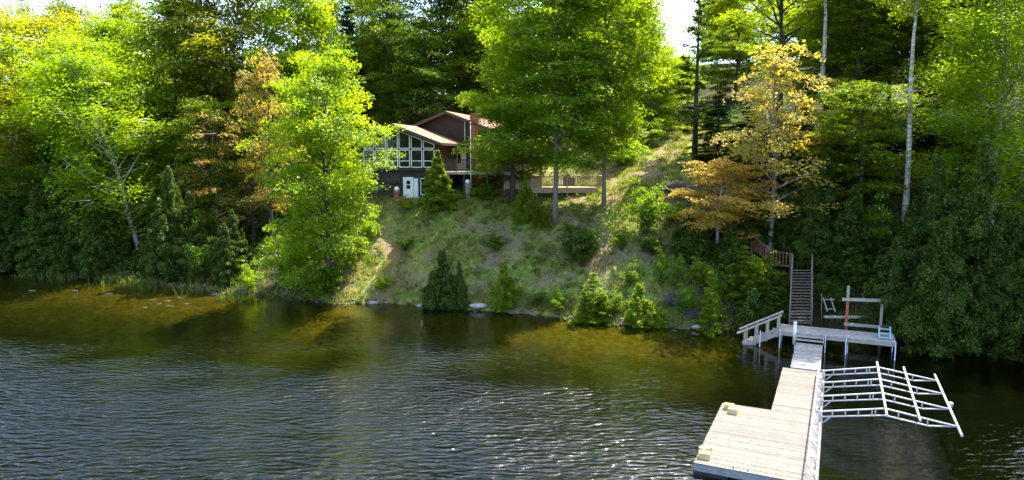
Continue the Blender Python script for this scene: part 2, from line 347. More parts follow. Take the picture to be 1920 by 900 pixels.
def broadleaf(g, Ht, hb, Rad, limbs, per, leaf, shape='maple', spray=(0.55, 1.05), flat=0.22, lw=0.8, gap=0.0, lean=0.0, upb=0.0, top_bare=0):
    """returns (wood MB, leaf quads, tint)"""
    wood = MB(local=True); pr = []
    nseg = 9; ph = g.uniform(0, 6.28)
    def tp(s):
        return Vector((lean*s*s*Ht + 0.018*Ht*math.sin(3.1*s*2+ph)*s, 0.018*Ht*math.cos(2.6*s*2+ph)*s, s*Ht))
    r0 = (0.0085 if shape == 'birch' else 0.0115 if shape == 'pole' else 0.0135 if Ht < 19 else 0.0085)*Ht
    wood.tube([tp(i/nseg*0.97) - Vector((0, 0, 0.5 if i == 0 else 0)) for i in range(nseg+1)], [max(0.02, r0*(1.25 if i == 0 else 1)*(1-0.9*i/nseg)) for i in range(nseg+1)], 7)
    cs, ns, rs = [], [], []
    for i in range(limbs):
        s = (i+g.uniform(0, 1))/limbs
        t = hb + (1-hb)*s*0.96
        if shape == 'maple': env = math.sin(math.pi*min(1, (0.16+0.84*s))**0.85)**0.75
        elif shape == 'wide': env = min(1, s*5+.55)*(1-.5*s**1.3)
        elif shape == 'pole': env = math.sin(math.pi*(0.22+0.74*s))**0.8
        elif shape == 'birch': env = math.sin(math.pi*(0.22+0.74*s)**1.0)**0.8
        elif shape == 'col': env = 0.55+0.45*math.sin(math.pi*s)
        else: env = (1-s)**0.6
        env = max(env, 0.16)
        az = i*2.39996 + g.uniform(-0.5, 0.5)
        el = R(8 + 52*s + g.uniform(-10, 12)) + upb
        ln = Rad*env*g.uniform(0.72, 1.12)
        p0 = tp(t); dr = Vector((math.cos(az)*math.cos(el), math.sin(az)*math.cos(el), math.sin(el)))
        dh = Vector((math.cos(az), math.sin(az), 0)); ll = ln/max(math.cos(el), 0.45)
        pts = [p0]; d = dr.copy()
        for j in range(4):
            d = (d + Vector((g.uniform(-.2, .2), g.uniform(-.2, .2), g.uniform(-.10, .16)))).normalized(); pts.append(pts[-1] + d*ll/4)
        rr = max(0.018, r0*0.42*(1-0.7*t)*(0.5+env))
        wood.tube(pts, [rr, rr*.75, rr*.5, rr*.33, rr*.15], 5, False)
        m_ = max(3, int(per*(0.45+0.75*env)))
        for q in range(m_):
            if g.random() < gap: continue
            a = 0.30 + 0.74*((q+g.uniform(0, 1))/m_)
            k = min(3, int(a*4)); fr_ = a*4-k; base = pts[k].lerp(pts[k+1], min(fr_, 1.25))
            side = Vector((-dh.y, dh.x, 0))*g.uniform(-1, 1)*ll*0.42*(0.4+0.6*min(a, 1)) + Vector((0, 0, g.uniform(-0.35, 0.35)*(spray[1])))
            c = base + side
            if g.random() < 0.5 and side.length > 0.3: wood.tube([base, base.lerp(c, .55)+Vector((0, 0, .06)), c], [0.022, 0.015, 0.008], 3, False)
            cs.append(tuple(c)); rs.append(g.uniform(*spray)*(0.75+0.35*env))
            out_ = dh*g.uniform(0.0, 0.55); ns.append((out_.x+g.normal(0, .16), out_.y+g.normal(0, .16), 1.0))
    top = tp(0.97)
    for q in range(6):
        cs.append((top.x+g.normal(0, .35), top.y+g.normal(0, .35), top.z+g.uniform(-.9, .35))); rs.append(spray[0]*g.uniform(.7, 1)); ns.append((g.normal(0, .3), g.normal(0, .3), 1))
    cs, ns, rs = np.array(cs), unit(np.array(ns)), np.array(rs)
    dens = 105.0*(0.2/leaf)**1.6
    cnt = np.maximum(8, (dens*rs*rs*g.uniform(0.75, 1.25, len(rs)))).astype(int)
    ix = np.repeat(np.arange(len(cs)), cnt); k = len(ix)
    n = ns[ix]; a1 = unit(np.cross(n, np.array([0.3, 1, 0.1]))); a2 = np.cross(n, a1)
    th = g.uniform(0, 2*np.pi, k); rad = np.sqrt(g.uniform(0, 1, k))
    lob = 1+0.30*np.sin(th*3+ix*1.7)+0.18*np.sin(th*5+ix)
    rr = (rs[ix]*rad*lob)[:, None]
    P = cs[ix] + a1*rr*np.cos(th)[:, None] + a2*rr*np.sin(th)[:, None] + n*(g.normal(0, flat*.75, k)*rs[ix] - 0.22*rad**2*rs[ix])[:, None]
    ln_ = n + g.normal(0, 0.42, (k, 3))
    tint = np.clip(0.5 + g.normal(0, 0.13, k) + (g.uniform(-0.34, 0.34, len(cs)))[ix], 0, 1)
    return wood, leaf_quads(P, ln_, leaf, leaf*lw, g=g), tint

def conifer(g, Ht, Rad, hb, kind='cedar', dens=1.0, leaf=0.30, wild=0.0, ex=0.85, whorls=None):
    wood = MB(local=True); r0 = 0.013*Ht
    wood.tube([(0, 0, -0.5), (0, 0, Ht*0.3), (0.03*g.normal(), 0, Ht*0.65), (0, 0, Ht*0.98)], [r0*1.2, r0*.8, r0*.45, 0.015], 7)
    P, Nn, T, tint = [], [], [], []
    pa = g.uniform(0, 6.28, 4)
    z = hb*Ht
    while z < Ht*0.985:
        s = (z-hb*Ht)/(Ht*(1-hb))
        env = Rad*((1-s)**ex*(0.55+0.45*min(1, s*5+0.25)) + 0.04)
        nb = int(g.integers(5, 8)) if kind != 'pine' else int(g.integers(3, 5))
        for j in range(nb):
            az = g.uniform(0, 6.283); ln = env*g.uniform(0.6-wild, 1.15+wild*.7)*(1 + (0.28 if kind == 'cedar' else 0.12)*math.sin(2*az+pa[0]+z*9/Ht)*math.sin(z*14/Ht+pa[1]+az))
            if kind == 'pine' and g.random() < .2: ln *= 1.3
            el0 = R({'cedar': 25, 'spruce': -8, 'hemlock': 6, 'pine': 8}[kind] + 30*s*s + g.uniform(-8, 8))
            dh = np.array([math.cos(az), math.sin(az), 0]); side = np.array([-dh[1], dh[0], 0])
            k = max(10, int(dens*ln*{'cedar': 52, 'spruce': 40, 'hemlock': 40, 'pine': 34}[kind]))
            a = np.sqrt(g.uniform(0.02, 1, k))
            droop = {'cedar': 0.55, 'spruce': 0.32, 'hemlock': 0.42, 'pine': 0.10}[kind]
            wd = {'cedar': 0.26, 'spruce': 0.30, 'hemlock': 0.36, 'pine': 0.28}[kind]*ln*(1.15-a)
            lat = g.uniform(-1, 1, k)*(wd+0.10)
            zz = z + a*ln*math.sin(el0) - droop*ln*a*a*0.7 + g.normal(0, {'cedar': 0.16, 'spruce': 0.06, 'hemlock': 0.06, 'pine': 0.10}[kind], k)*(0.5+0.2*Rad)
            zz -= np.abs(lat)*0.35
            p = dh[None]*(a*ln*math.cos(el0))[:, None] + side[None]*lat[:, None]; p[:, 2] = zz
            t = dh[None]*0.8 + side[None]*np.sign(lat)[:, None]*0.7 + np.array([0, 0, -0.35 if kind == 'cedar' else -0.12])[None] + g.normal(0, .25, (k, 3))
            n = (g.normal(0, 0.75, (k, 3)) + dh[None]*0.4 + np.array([0, 0, 0.5])) if kind == 'cedar' else (g.normal(0, 0.4, (k, 3)) + np.array([0, 0, 1.0]))
            P.append(p); Nn.append(n); T.append(t); tint.append(np.clip(0.35 + 0.3*a + g.normal(0, .18, k) + g.uniform(-.15, .15), 0, 1))
            if ln > 0.5:
                e1 = Vector(dh)*ln*0.85*math.cos(el0) + Vector((0, 0, z + 0.85*ln*math.sin(el0) - droop*ln*.5))
                wood.tube([(0, 0, z), e1], [0.02+0.008*ln, 0.006], 3, False)
        z += g.uniform(.5, 1.5)*Ht*(1-hb)/(whorls or {'cedar': 34, 'spruce': 36, 'hemlock': 30, 'pine': 24}[kind])
    P, Nn, T, tint = map(np.concatenate, (P, Nn, T, tint))
    return wood, leaf_quads(P, Nn, leaf, leaf*{'cedar': .5, 'spruce': .42, 'hemlock': .42, 'pine': .5}[kind], T, g=g), tint

def clump(g, Ht, Rad, kind, dens, leaf, n, **kw):
    W, Q, Tn = conifer(g, Ht, Rad, 0.02, kind, dens, leaf, **kw); Q, Tn = [Q], [Tn]
    for i in range(n-1):
        h2 = Ht*g.uniform(.5, .85); w2, q2, t2 = conifer(g, h2, Rad*g.uniform(.6, .85), 0.02, kind, dens, leaf, **kw)
        a = i*2.4+g.uniform(0, 1); off = np.array([math.cos(a), math.sin(a), 0])*Rad*g.uniform(.45, .75)
        Q.append(q2+off); Tn.append(t2); W.add([Vector(v)+Vector(off) for v in w2.v], w2.f)
    return W, np.concatenate(Q), np.concatenate(Tn)

def shrub(g, Ht, Rad, stems, leaf, clumps=60, flat=0.45, lw=0.6, sp=0.28):
    wood = MB(local=True); cs = []
    for i in range(stems):
        az = g.uniform(0, 6.283); rr = Rad*math.sqrt(g.uniform(0, 1))*0.9; h = Ht*g.uniform(0.55, 1.0)*(1-0.35*(rr/Rad)**2)
        e1 = Vector((math.cos(az)*rr, math.sin(az)*rr, h)); mid = Vector((e1.x*.45, e1.y*.45, h*.55))
        wood.tube([(0, 0, -.2), mid, e1], [0.03, 0.02, 0.007], 4, False)
        for q in range(max(2, clumps//stems)):
            s = g.uniform(0.25, 1.02); p = (mid.lerp(e1, (s-.5)*2) if s > .5 else Vector((0, 0, 0)).lerp(mid, s*2))
            cs.append((p.x+g.normal(0, .12)*Rad, p.y+g.normal(0, .12)*Rad, max(0.12, p.z+g.normal(0, .06)*Ht)))
    cs = np.array(cs); rs = g.uniform(0.7, 1.3, len(cs))*sp
    cnt = np.maximum(6, 26*(rs/0.28)**2*(0.16/leaf)**1.5*g.uniform(.7, 1.3, len(cs))).astype(int)
    ix = np.repeat(np.arange(len(cs)), cnt); k = len(ix)
    d = unit(g.normal(size=(k, 3)))*(g.uniform(0, 1, (k, 1))**.5); d[:, 2] *= flat
    P = cs[ix] + d*rs[ix][:, None]*1.2; P[:, 2] = np.maximum(P[:, 2], 0.03)
    n = np.array([0, 0, 0.9]) + g.normal(0, .6, (k, 3))
    tint = np.clip(.5+g.normal(0, .2, k)+g.uniform(-.2, .2, len(cs))[ix], 0, 1)
    return wood, leaf_quads(P, n, leaf, leaf*lw, g=g), tint

TPL = {}
def template(key, gen, height, radius):
    wood, q, t = gen
    TPL[key] = (wood.mesh(key+'_wood', BARK), quads_mesh(key+'_leaves', q, LEAF['green'], t), height, radius)
def G(s): return np.random.default_rng(s)
for i in range(3):
    template('maple%d' % i, broadleaf(G(20+i), 16, 0.10, 4.3, 52, 10, 0.17, 'maple'), 16, 4.6)
template('tall0', broadleaf(G(30), 20, 0.21, 4.3, 56, 10, 0.185, 'col', (0.65, 1.15), 0.26), 20, 4.3)
template('tall1', broadleaf(G(31), 20, 0.20, 4.2, 54, 10, 0.215, 'maple', (0.65, 1.15), 0.26), 20, 4.3)
template('wide0', broadleaf(G(32), 20, 0.225, 4.6, 60, 10, 0.175, 'wide', (0.6, 1.1), 0.22), 20, 4.7)
template('low0', broadleaf(G(34), 13, 0.13, 4.0, 50, 9, 0.18, 'wide', (0.55, 1.0), 0.22), 13, 4.1)
template('shade0', broadleaf(G(33), 18, 0.22, 4.4, 46, 10, 0.185, 'maple', (0.6, 1.1), 0.2, upb=R(6)), 18, 4.7)
template('open0', broadleaf(G(36), 12, 0.16, 3.3, 30, 7, 0.17, 'maple', (0.45, 0.85), 0.15, gap=0.26), 12, 3.4)
template('open1', broadleaf(G(37), 12, 0.22, 3.2, 34, 7, 0.17, 'maple', (0.45, 0.85), 0.14, gap=0.22), 12, 3.3)
template('layer0', broadleaf(G(38), 11, 0.20, 3.4, 26, 9, 0.17, 'maple', (0.55, 1.0), 0.12, gap=0.1, upb=R(-12)), 11, 3.6)
template('birch0', broadleaf(G(40), 15, 0.12, 3.3, 58, 11, 0.145, 'birch', (0.45, 0.85), 0.5, 0.65, lean=-0.012, upb=R(8)), 15, 3.5)
template('birch1', broadleaf(G(41), 15, 0.20, 3.0, 56, 11, 0.145, 'birch', (0.45, 0.85), 0.5, 0.65, upb=R(12)), 15, 3.2)
template('pole0', broadleaf(G(47), 17, 0.60, 3.2, 40, 10, 0.15, 'pole', (0.45, 0.8), 0.4, 0.65, lean=0.01, upb=R(8)), 17, 3.3)
template('sparse0', broadleaf(G(44), 17, 0.3, 3.6, 60, 7, 0.13, 'maple', (0.3, 0.5), 0.3, 0.6, gap=0.45, upb=R(14)), 17, 3.8)
template('sparse1', broadleaf(G(45), 18, 0.3, 3.6, 44, 7, 0.18, 'maple', (0.45, 0.8), 0.25, gap=0.42, upb=R(10)), 18, 3.8)
template('cedar0', conifer(G(50), 9, 2.3, 0.03, 'cedar', 2.2, 0.21), 9, 2.3)
template('cedar1', clump(G(51), 10, 2.3, 'cedar', 2.0, 0.205, 4, wild=.2, ex=.7), 10, 3.0)
template('cedar2', clump(G(58), 10, 2.3, 'cedar', 3.6, 0.145, 4, wild=.35, ex=.62, whorls=28), 10, 3.0)
template('sapling0', clump(G(52), 3.6, 0.95, 'cedar', 1.6, 0.17, 5, wild=.3, ex=.62, whorls=20), 3.6, 1.35)
template('sapling1', clump(G(53), 4.2, 1.0, 'hemlock', 1.9, 0.17, 4, wild=.35, ex=.65, whorls=16), 4.2, 1.3)
template('spruce0', conifer(G(54), 18, 2.2, 0.08, 'spruce', 1.5, 0.36), 18, 2.2)
template('hemlock0', conifer(G(55), 14, 3.0, 0.06, 'hemlock', 1.5, 0.30), 14, 3.0)
template('pine0', conifer(G(56), 16, 2.6, 0.20, 'pine', 1.9, 0.24), 16, 2.6)
for i in range(2): template('shrub%d' % i, shrub(G(60+i), 2.4, 1.5, 12, 0.16, 90), 2.4, 1.6)
template('bush0', shrub(G(64), 3.6, 2.0, 16, 0.17, 150, sp=0.36), 3.6, 2.1)

COUNT = {}
def plant(name, key, leafm, bark, u, where, vtop, wpx, label, cat, group=None, rot=None, dx=0, parts=True, base=None, lean=0.0):
    """where: ('v',v) -> base on the ground seen at pixel row v; number -> distance Y"""
    if isinstance(where, tuple): p = ground(u, where[1])
    else:
        X = at(u, 300, where).x; p = Vector((X, where, tz(X, where)))
    if p.z < 0.02: p.z = -0.15
    if key.startswith('sapling'): p.z -= 0.25
    wm, lm, h0, r0 = TPL[key]
    ztop = at(u, vtop, p.y).z; sz = max(0.2, (ztop-p.z)/h0); sxy = (wpx*p.y/F/2)/r0
    rz = random.uniform(0, 6.28) if rot is None else rot
    o = thing(name, p, label, cat, group, rz); o.scale = (sxy, sxy, sz)
    if lean: o.rotation_euler = (0, lean, 0)
    for nm, me_, mm in (('trunk' if 'shrub' not in name else 'stems', wm, bark), ('crown' if 'shrub' not in name else 'foliage', lm, LEAF[leafm])):
        c = link(nm, me_, o); c.material_slots[0].link = 'OBJECT'; c.material_slots[0].material = mm
    return o

P_ = plant
# ---- left shore
P_('birch_tree', 'birch0', 'birch', WBARK, 30, 74, 185, 250, 'lime birch at the far left edge above dark cedars', 'tree')
P_('birch_tree', 'birch0', 'lime', WBARK, 268, ('v', 492), 110, 260, 'birch with a white trunk leaning left over the shaded cedars', 'tree', rot=0.2, lean=-0.24)
P_('birch_tree', 'birch1', 'birch', WBARK, 75, 81, 55, 270, 'tall olive yellow birch behind the left edge birch', 'tree')
P_('birch_tree', 'birch1', 'lime', GBARK, 175, 74, 100, 210, 'lime birch between the olive birch and the leaning birch', 'tree')
P_('maple_tree', 'maple0', 'lime', BARK, 215, 81, 40, 230, 'rounded lime maple rising behind the leaning birch', 'tree')
P_('budding_tree', 'sparse0', 'olive', GBARK, 75, 86, 6, 170, 'nearly bare grey branched tree at the upper left', 'tree')
P_('maple_tree', 'tall1', 'green', DBARK, 330, 79, 0, 230, 'deep green maple left of the forked maple, top near the frame edge', 'tree')
P_('maple_tree', 'tall0', 'olive', DBARK, 450, 81, -35, 250, 'olive maple with forked dark limbs showing through its crown', 'tree')
P_('maple_tree', 'tall1', 'lime', DBARK, 560, 77, -45, 190, 'tall sunlit maple left of the narrow spruce', 'tree')
P_('maple_tree', 'maple1', 'green', DBARK, 265, 90, 14, 210, 'green maple on the skyline behind the rounded lime maple', 'tree')
P_('maple_tree', 'maple2', 'olive', DBARK, 150, 92, 14, 190, 'olive maple on the skyline right of the bare tree', 'tree')
P_('maple_tree', 'maple0', 'green', DBARK, 5, 92, 22, 180, 'green maple at the upper left corner of the wood', 'tree')
P_('maple_tree', 'maple1', 'green', DBARK, 385, 71, 200, 170, 'shaded green maple between leaning birch and tan maple', 'tree')
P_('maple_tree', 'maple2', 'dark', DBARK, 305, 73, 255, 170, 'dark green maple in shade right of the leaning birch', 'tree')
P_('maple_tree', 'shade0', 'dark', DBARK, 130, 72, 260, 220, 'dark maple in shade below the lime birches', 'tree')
P_('maple_tree', 'open0', 'tan', GBARK, 410, ('v', 478), 225, 165, 'orange tinted young maple with crooked pale trunk by the left shore', 'tree')
P_('maple_tree', 'open1', 'tan', DBARK, 505, 66, 110, 140, 'slender tan yellow maple behind the lime shore maple', 'tree')
P_('maple_tree', 'maple1', 'lime', DBARK, 618, ('v', 548), 120, 250, 'bright lime maple standing at the shore left of the house', 'tree')
P_('maple_tree', 'open0', 'olive', DBARK, 470, 72, 200, 150, 'olive understory maple behind the orange maple', 'tree')
P_('leafy_shrub', 'bush0', 'lime', DBARK, 535, ('v', 545), 400, 130, 'tall sunlit lime shrub at the waterline left of the shore maple', 'shrub')
P_('leafy_shrub', 'bush0', 'shrub', DBARK, 600, ('v', 560), 470, 110, 'green shrub under the lime shore maple', 'shrub')
P_('leafy_shrub', 'shrub1', 'lime', DBARK, 470, ('v', 545), 490, 60, 'small yellow green shrub beside the reeds', 'shrub')
P_('leafy_shrub', 'bush0', 'dark', DBARK, 385, ('v', 530), 430, 90, 'dark green shrub under the orange maple', 'shrub')
for u, v, t, wd, lb in ((328, 521, 315, 130, 'broad dark cedar at the shore under the leaning birch'),
                        (198, 512, 345, 105, 'dark cedar behind the driftwood logs'),
                        (115, 508, 320, 140, 'dark cedar above the left end of the logs'),
                        (20, 503, 330, 150, 'dark cedar at the far left shore'),
                        (440, 528, 395, 95, 'small dark cedar between orange maple and lime shrub'),
                        (285, 508, 420, 80, 'narrow dark cedar half hidden behind the broad cedar')):
    P_('cedar_tree', 'cedar1', 'cedar', DBARK, u, ('v', v), t, wd, lb, 'tree', 'cedars along the left shore')
# ---- behind the house
P_('spruce_tree', 'spruce0', 'spruce', DBARK, 660, 80, 0, 105, 'narrow dark spruce rising left of the house roof', 'tree')
P_('maple_tree', 'shade0', 'green', DBARK, 735, 84, -25, 200, 'dark green maple directly behind the sunroom roof', 'tree')
P_('maple_tree', 'shade0', 'green', DBARK, 830, 86, -40, 220, 'dark green maple behind the upper gable', 'tree')
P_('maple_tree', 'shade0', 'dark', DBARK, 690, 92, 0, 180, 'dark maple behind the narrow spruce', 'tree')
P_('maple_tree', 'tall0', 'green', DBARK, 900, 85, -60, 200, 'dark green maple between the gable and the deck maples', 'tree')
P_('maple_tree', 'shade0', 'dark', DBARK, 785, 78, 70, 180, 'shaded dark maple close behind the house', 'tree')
P_('maple_tree', 'maple2', 'green', DBARK, 615, 92, 10, 150, 'green maple on the skyline left of the spruce', 'tree')
# ---- centre
P_('maple_tree', 'wide0', 'spring', BARK, 1040, ('v', 418), -70, 310, 'large maple with bare grey trunk in front of the garden deck', 'tree', rot=0.4)
P_('maple_tree', 'tall0', 'spring', BARK, 1132, ('v', 386), -100, 205, 'large maple standing at the right end of the garden deck', 'tree', rot=2.0)
P_('maple_tree', 'low0', 'spring', DBARK, 962, 60.7, 95, 215, 'maple in front of the gazebo with dark trunk', 'tree')
P_('maple_tree', 'maple0', 'lime', BARK, 1215, 73, 85, 160, 'yellow green maple beside the sunlit grass slope', 'tree')
P_('maple_tree', 'sparse0', 'lime', BARK, 1250, 88, 95, 90, 'small pale tree on the skyline in the sky gap', 'tree')
P_('maple_tree', 'maple1', 'lime', BARK, 1165, 82, 60, 150, 'lime maple behind the right deck maple', 'tree')
P_('maple_tree', 'maple1', 'spring', BARK, 1232, 80, 88, 150, 'green maple at the top of the sunlit grass patch', 'tree')
P_('maple_tree', 'maple2', 'lime', BARK, 1276, 86, 110, 120, 'lime maple behind the thin pine beside the grass patch', 'tree')
P_('leafy_shrub', 'bush0', 'lime', DBARK, 1195, 69, 205, 110, 'tall lime shrub on the crest right of the deck maples', 'shrub')
P_('leafy_shrub', 'bush0', 'spring', DBARK, 1283, 74, 232, 70, 'round green shrub at the top edge of the sunlit grass', 'shrub')
P_('leafy_shrub', 'bush0', 'lime', DBARK, 1165, 65, 262, 80, 'yellow green shrub behind the right deck maple trunk', 'shrub')
# ---- right wood
P_('pine_tree', 'pine0', 'cedar', DBARK, 1302, 63, -12, 130, 'thin straight pine at the right of the sky gap', 'tree')
P_('maple_tree', 'maple2', 'green', BARK, 1375, 86, 30, 150, 'green maple behind the thin pine', 'tree')
P_('maple_tree', 'sparse1', 'lime', DBARK, 1455, 66, -110, 220, 'tall sunlit maple with curved dark trunk above the yellow maple', 'tree')
P_('maple_tree', 'open0', 'yellow', BARK, 1442, ('v', 492), 108, 225, 'yellow orange maple with bare grey branches above the stairs', 'tree', rot=1.0)
P_('maple_tree', 'layer0', 'orange', GBARK, 1345, ('v', 470), 300, 180, 'low golden maple left of the stair railing', 'tree')
P_('birch_tree', 'pole0', 'green', WBARK, 1530, 61, -190, 200, 'tall birch whose white trunk shows at the top between dark trees', 'tree')
P_('birch_tree', 'pole0', 'green', WBARK, 1704, 48.5, -230, 190, 'birch with long white trunk in the middle of the right wood', 'tree')
P_('birch_tree', 'birch0', 'lime', GBARK, 1868, 44.5, -40, 320, 'bright lime birch at the right edge', 'tree')
P_('maple_tree', 'shade0', 'green', DBARK, 1600, 62, -90, 220, 'tall maple between the two white trunks', 'tree')
P_('maple_tree', 'tall1', 'spring', DBARK, 1660, 66, -90, 230, 'tall green maple behind the long white trunk', 'tree')
P_('maple_tree', 'tall0', 'green', DBARK, 1790, 58, -120, 240, 'tall green maple left of the bright lime birch', 'tree')
P_('maple_tree', 'shade0', 'dark', DBARK, 1835, 57, -140, 200, 'tall dark maple behind the bright lime birch', 'tree')
P_('maple_tree', 'layer0', 'green', DBARK, 1615, 50.5, 155, 230, 'layered green maple above the post frame', 'tree')
P_('maple_tree', 'layer0', 'olive', DBARK, 1560, 55, 150, 180, 'olive maple with flat tiers right of the yellow maple', 'tree')
P_('maple_tree', 'maple0', 'green', DBARK, 1545, 68, -30, 200, 'green maple behind the upper white trunk', 'tree')
for u, Y, t, wd, lb in ((1500, 56, 190, 150, 'dark hemlock behind the yellow maple'), (1765, 55, 110, 200, 'dark hemlock right of the long white trunk'),
                        (1660, 56, 230, 170, 'dark hemlock behind the long white trunk'), (1850, 48, 200, 200, 'dark hemlock behind the giant shore cedars'),
                        (1400, 60, 200, 150, 'dark hemlock between thin pine and yellow maple'), (1345, 60, 170, 140, 'dark hemlock right beside the thin pine')):
    P_('hemlock_tree', 'hemlock0', 'cedar', DBARK, u, Y, t, wd, lb, 'tree', 'hemlocks in the right wood')
for u, Y, t, wd, lb in ((1545, 49.5, 290, 150, 'dark cedar right behind the top of the stairs'), (1605, 47, 350, 130, 'dark cedar behind the post frame'),
                        (1690, 46.5, 400, 80, 'cedar at the right end of the platform'), (1760, 41.5, 300, 205, 'giant cedar overhanging the water right of the platform'),
                        (1850, 39.5, 270, 250, 'giant cedar overhanging the water near the right edge'), (1955, 38, 270, 230, 'giant cedar cut by the right edge'),
                        (1722, 44.5, 370, 115, 'dense cedar left of the giant cedars'), (1800, 43.5, 300, 200, 'tall cedar between the giant cedars'),
                        (1415, 51, 360, 130, 'dark cedar behind the red railing'), (1480, 50.5, 370, 110, 'dark cedar left of the stairs top')):
    P_('cedar_tree', 'cedar2' if wd > 140 else 'cedar0', 'cedar', DBARK, u, Y, t, wd, lb, 'tree', 'cedars in the right wood')
P_('leafy_shrub', 'bush0', 'shrub', DBARK, 1640, 47.5, 340, 110, 'bright green shrub among the dark cedars above the platform', 'shrub')
# ---- bank
P_('cedar_tree', 'cedar0', 'cedlit', DBARK, 822, ('v', 398), 283, 92, 'bushy cedar growing in front of the sunroom', 'tree')
P_('cedar_tree', 'sapling0', 'cedar', DBARK, 830, ('v', 578), 468, 84, 'dark cone shaped cedar at the waterline below the house', 'tree')
P_('cedar_tree', 'sapling0', 'cedar', DBARK, 862, ('v', 572), 490, 44, 'slim small cedar close against the waterline cedar', 'tree')
P_('cedar_tree', 'sapling0', 'cedlit', DBARK, 985, ('v', 412), 330, 62, 'small cedar below the gazebo panel', 'tree')
P_('cedar_tree', 'sapling1', 'cedlit', DBARK, 1015, ('v', 425), 368, 40, 'tiny bright cedar left of the bare grey trunk', 'tree')
P_('juniper_shrub', 'bush0', 'cedar', DBARK, 1092, ('v', 500), 400, 105, 'dark juniper bush in the middle of the bank', 'shrub')
P_('cedar_tree', 'sapling0', 'cedlit', DBARK, 945, ('v', 572), 495, 75, 'low green cedar at the waterline right of the white rock', 'tree')
P_('cedar_tree', 'sapling1', 'cedlit', DBARK, 1112, ('v', 602), 508, 78, 'bright lime cedar at the waterline in the centre of the bank', 'tree')
P_('cedar_tree', 'sapling0', 'cedlit', DBARK, 1198, ('v', 610), 532, 80, 'bright pointed cedar at the waterline left of the lilac flowers', 'tree')
P_('cedar_tree', 'sapling0', 'cedlit', DBARK, 1238, ('v', 612), 575, 44, 'stubby cedar beside the bright pointed cedar', 'tree')
P_('cedar_tree', 'sapling1', 'cedlit', DBARK, 1330, ('v', 622), 505, 72, 'lime cedar at the waterline right of the lilac flowers', 'tree')
P_('cedar_tree', 'sapling1', 'cedlit', DBARK, 1395, ('v', 560), 458, 110, 'bright feathery cedar below the red railing', 'tree')
P_('cedar_tree', 'sapling1', 'cedar', DBARK, 1440, ('v', 600), 500, 105, 'shaded feathery hemlock sapling left of the stairs', 'tree')
P_('cedar_tree', 'sapling0', 'cedar', DBARK, 1410, ('v', 620), 540, 90, 'shaded bush of cedar behind the side steps', 'tree')
P_('leafy_shrub', 'bush0', 'shrub', DBARK, 1208, ('v', 440), 315, 100, 'leafy green shrub on the bank right of the garden deck', 'shrub')
P_('leafy_shrub', 'shrub0', 'shrub', DBARK, 1268, ('v', 545), 470, 50, 'upright green shrub above the lilac flowers', 'shrub')
P_('leafy_shrub', 'shrub1', 'shrub', DBARK, 1240, ('v', 530), 455, 46, 'slim green shrub left of the upright shrub', 'shrub')
P_('cedar_tree', 'sapling0', 'cedar', DBARK, 1290, ('v', 480), 400, 100, 'dark cedar clump under the low golden maple', 'tree')
P_('cedar_tree', 'sapling0', 'cedar', DBARK, 1370, ('v', 500), 420, 90, 'dark cedar clump below the upper red railing', 'tree')
P_('leafy_shrub', 'shrub0', 'shrub', DBARK, 1265, ('v', 420), 375, 70, 'low shrub beside the boulder on the slope', 'shrub')
P_('leafy_shrub', 'shrub1', 'lime', DBARK, 690, ('v', 455), 395, 70, 'lime shrub spilling onto the sunlit bare patch', 'shrub')
P_('leafy_shrub', 'shrub0', 'lime', DBARK, 765, ('v', 395), 370, 60, 'yellow green low shrub at the foot of the white door', 'shrub')
P_('leafy_shrub', 'shrub1', 'shrub', DBARK, 1048, ('v', 590), 530, 62, 'small green shrub at the waterline left of the lime cedar', 'shrub')
P_('leafy_shrub', 'shrub0', 'shrub', DBARK, 905, ('v', 375), 340, 80, 'dark low shrub under the house deck', 'shrub')
P_('flowering_shrub', 'shrub1', 'lilac', DBARK, 1258, ('v', 575), 542, 44, 'shrub with lilac flowers on the lower bank', 'shrub')
P_('flowering_shrub', 'shrub0', 'lilac', DBARK, 1300, ('v', 600), 575, 36, 'smaller lilac flowered shrub near the water', 'shrub')

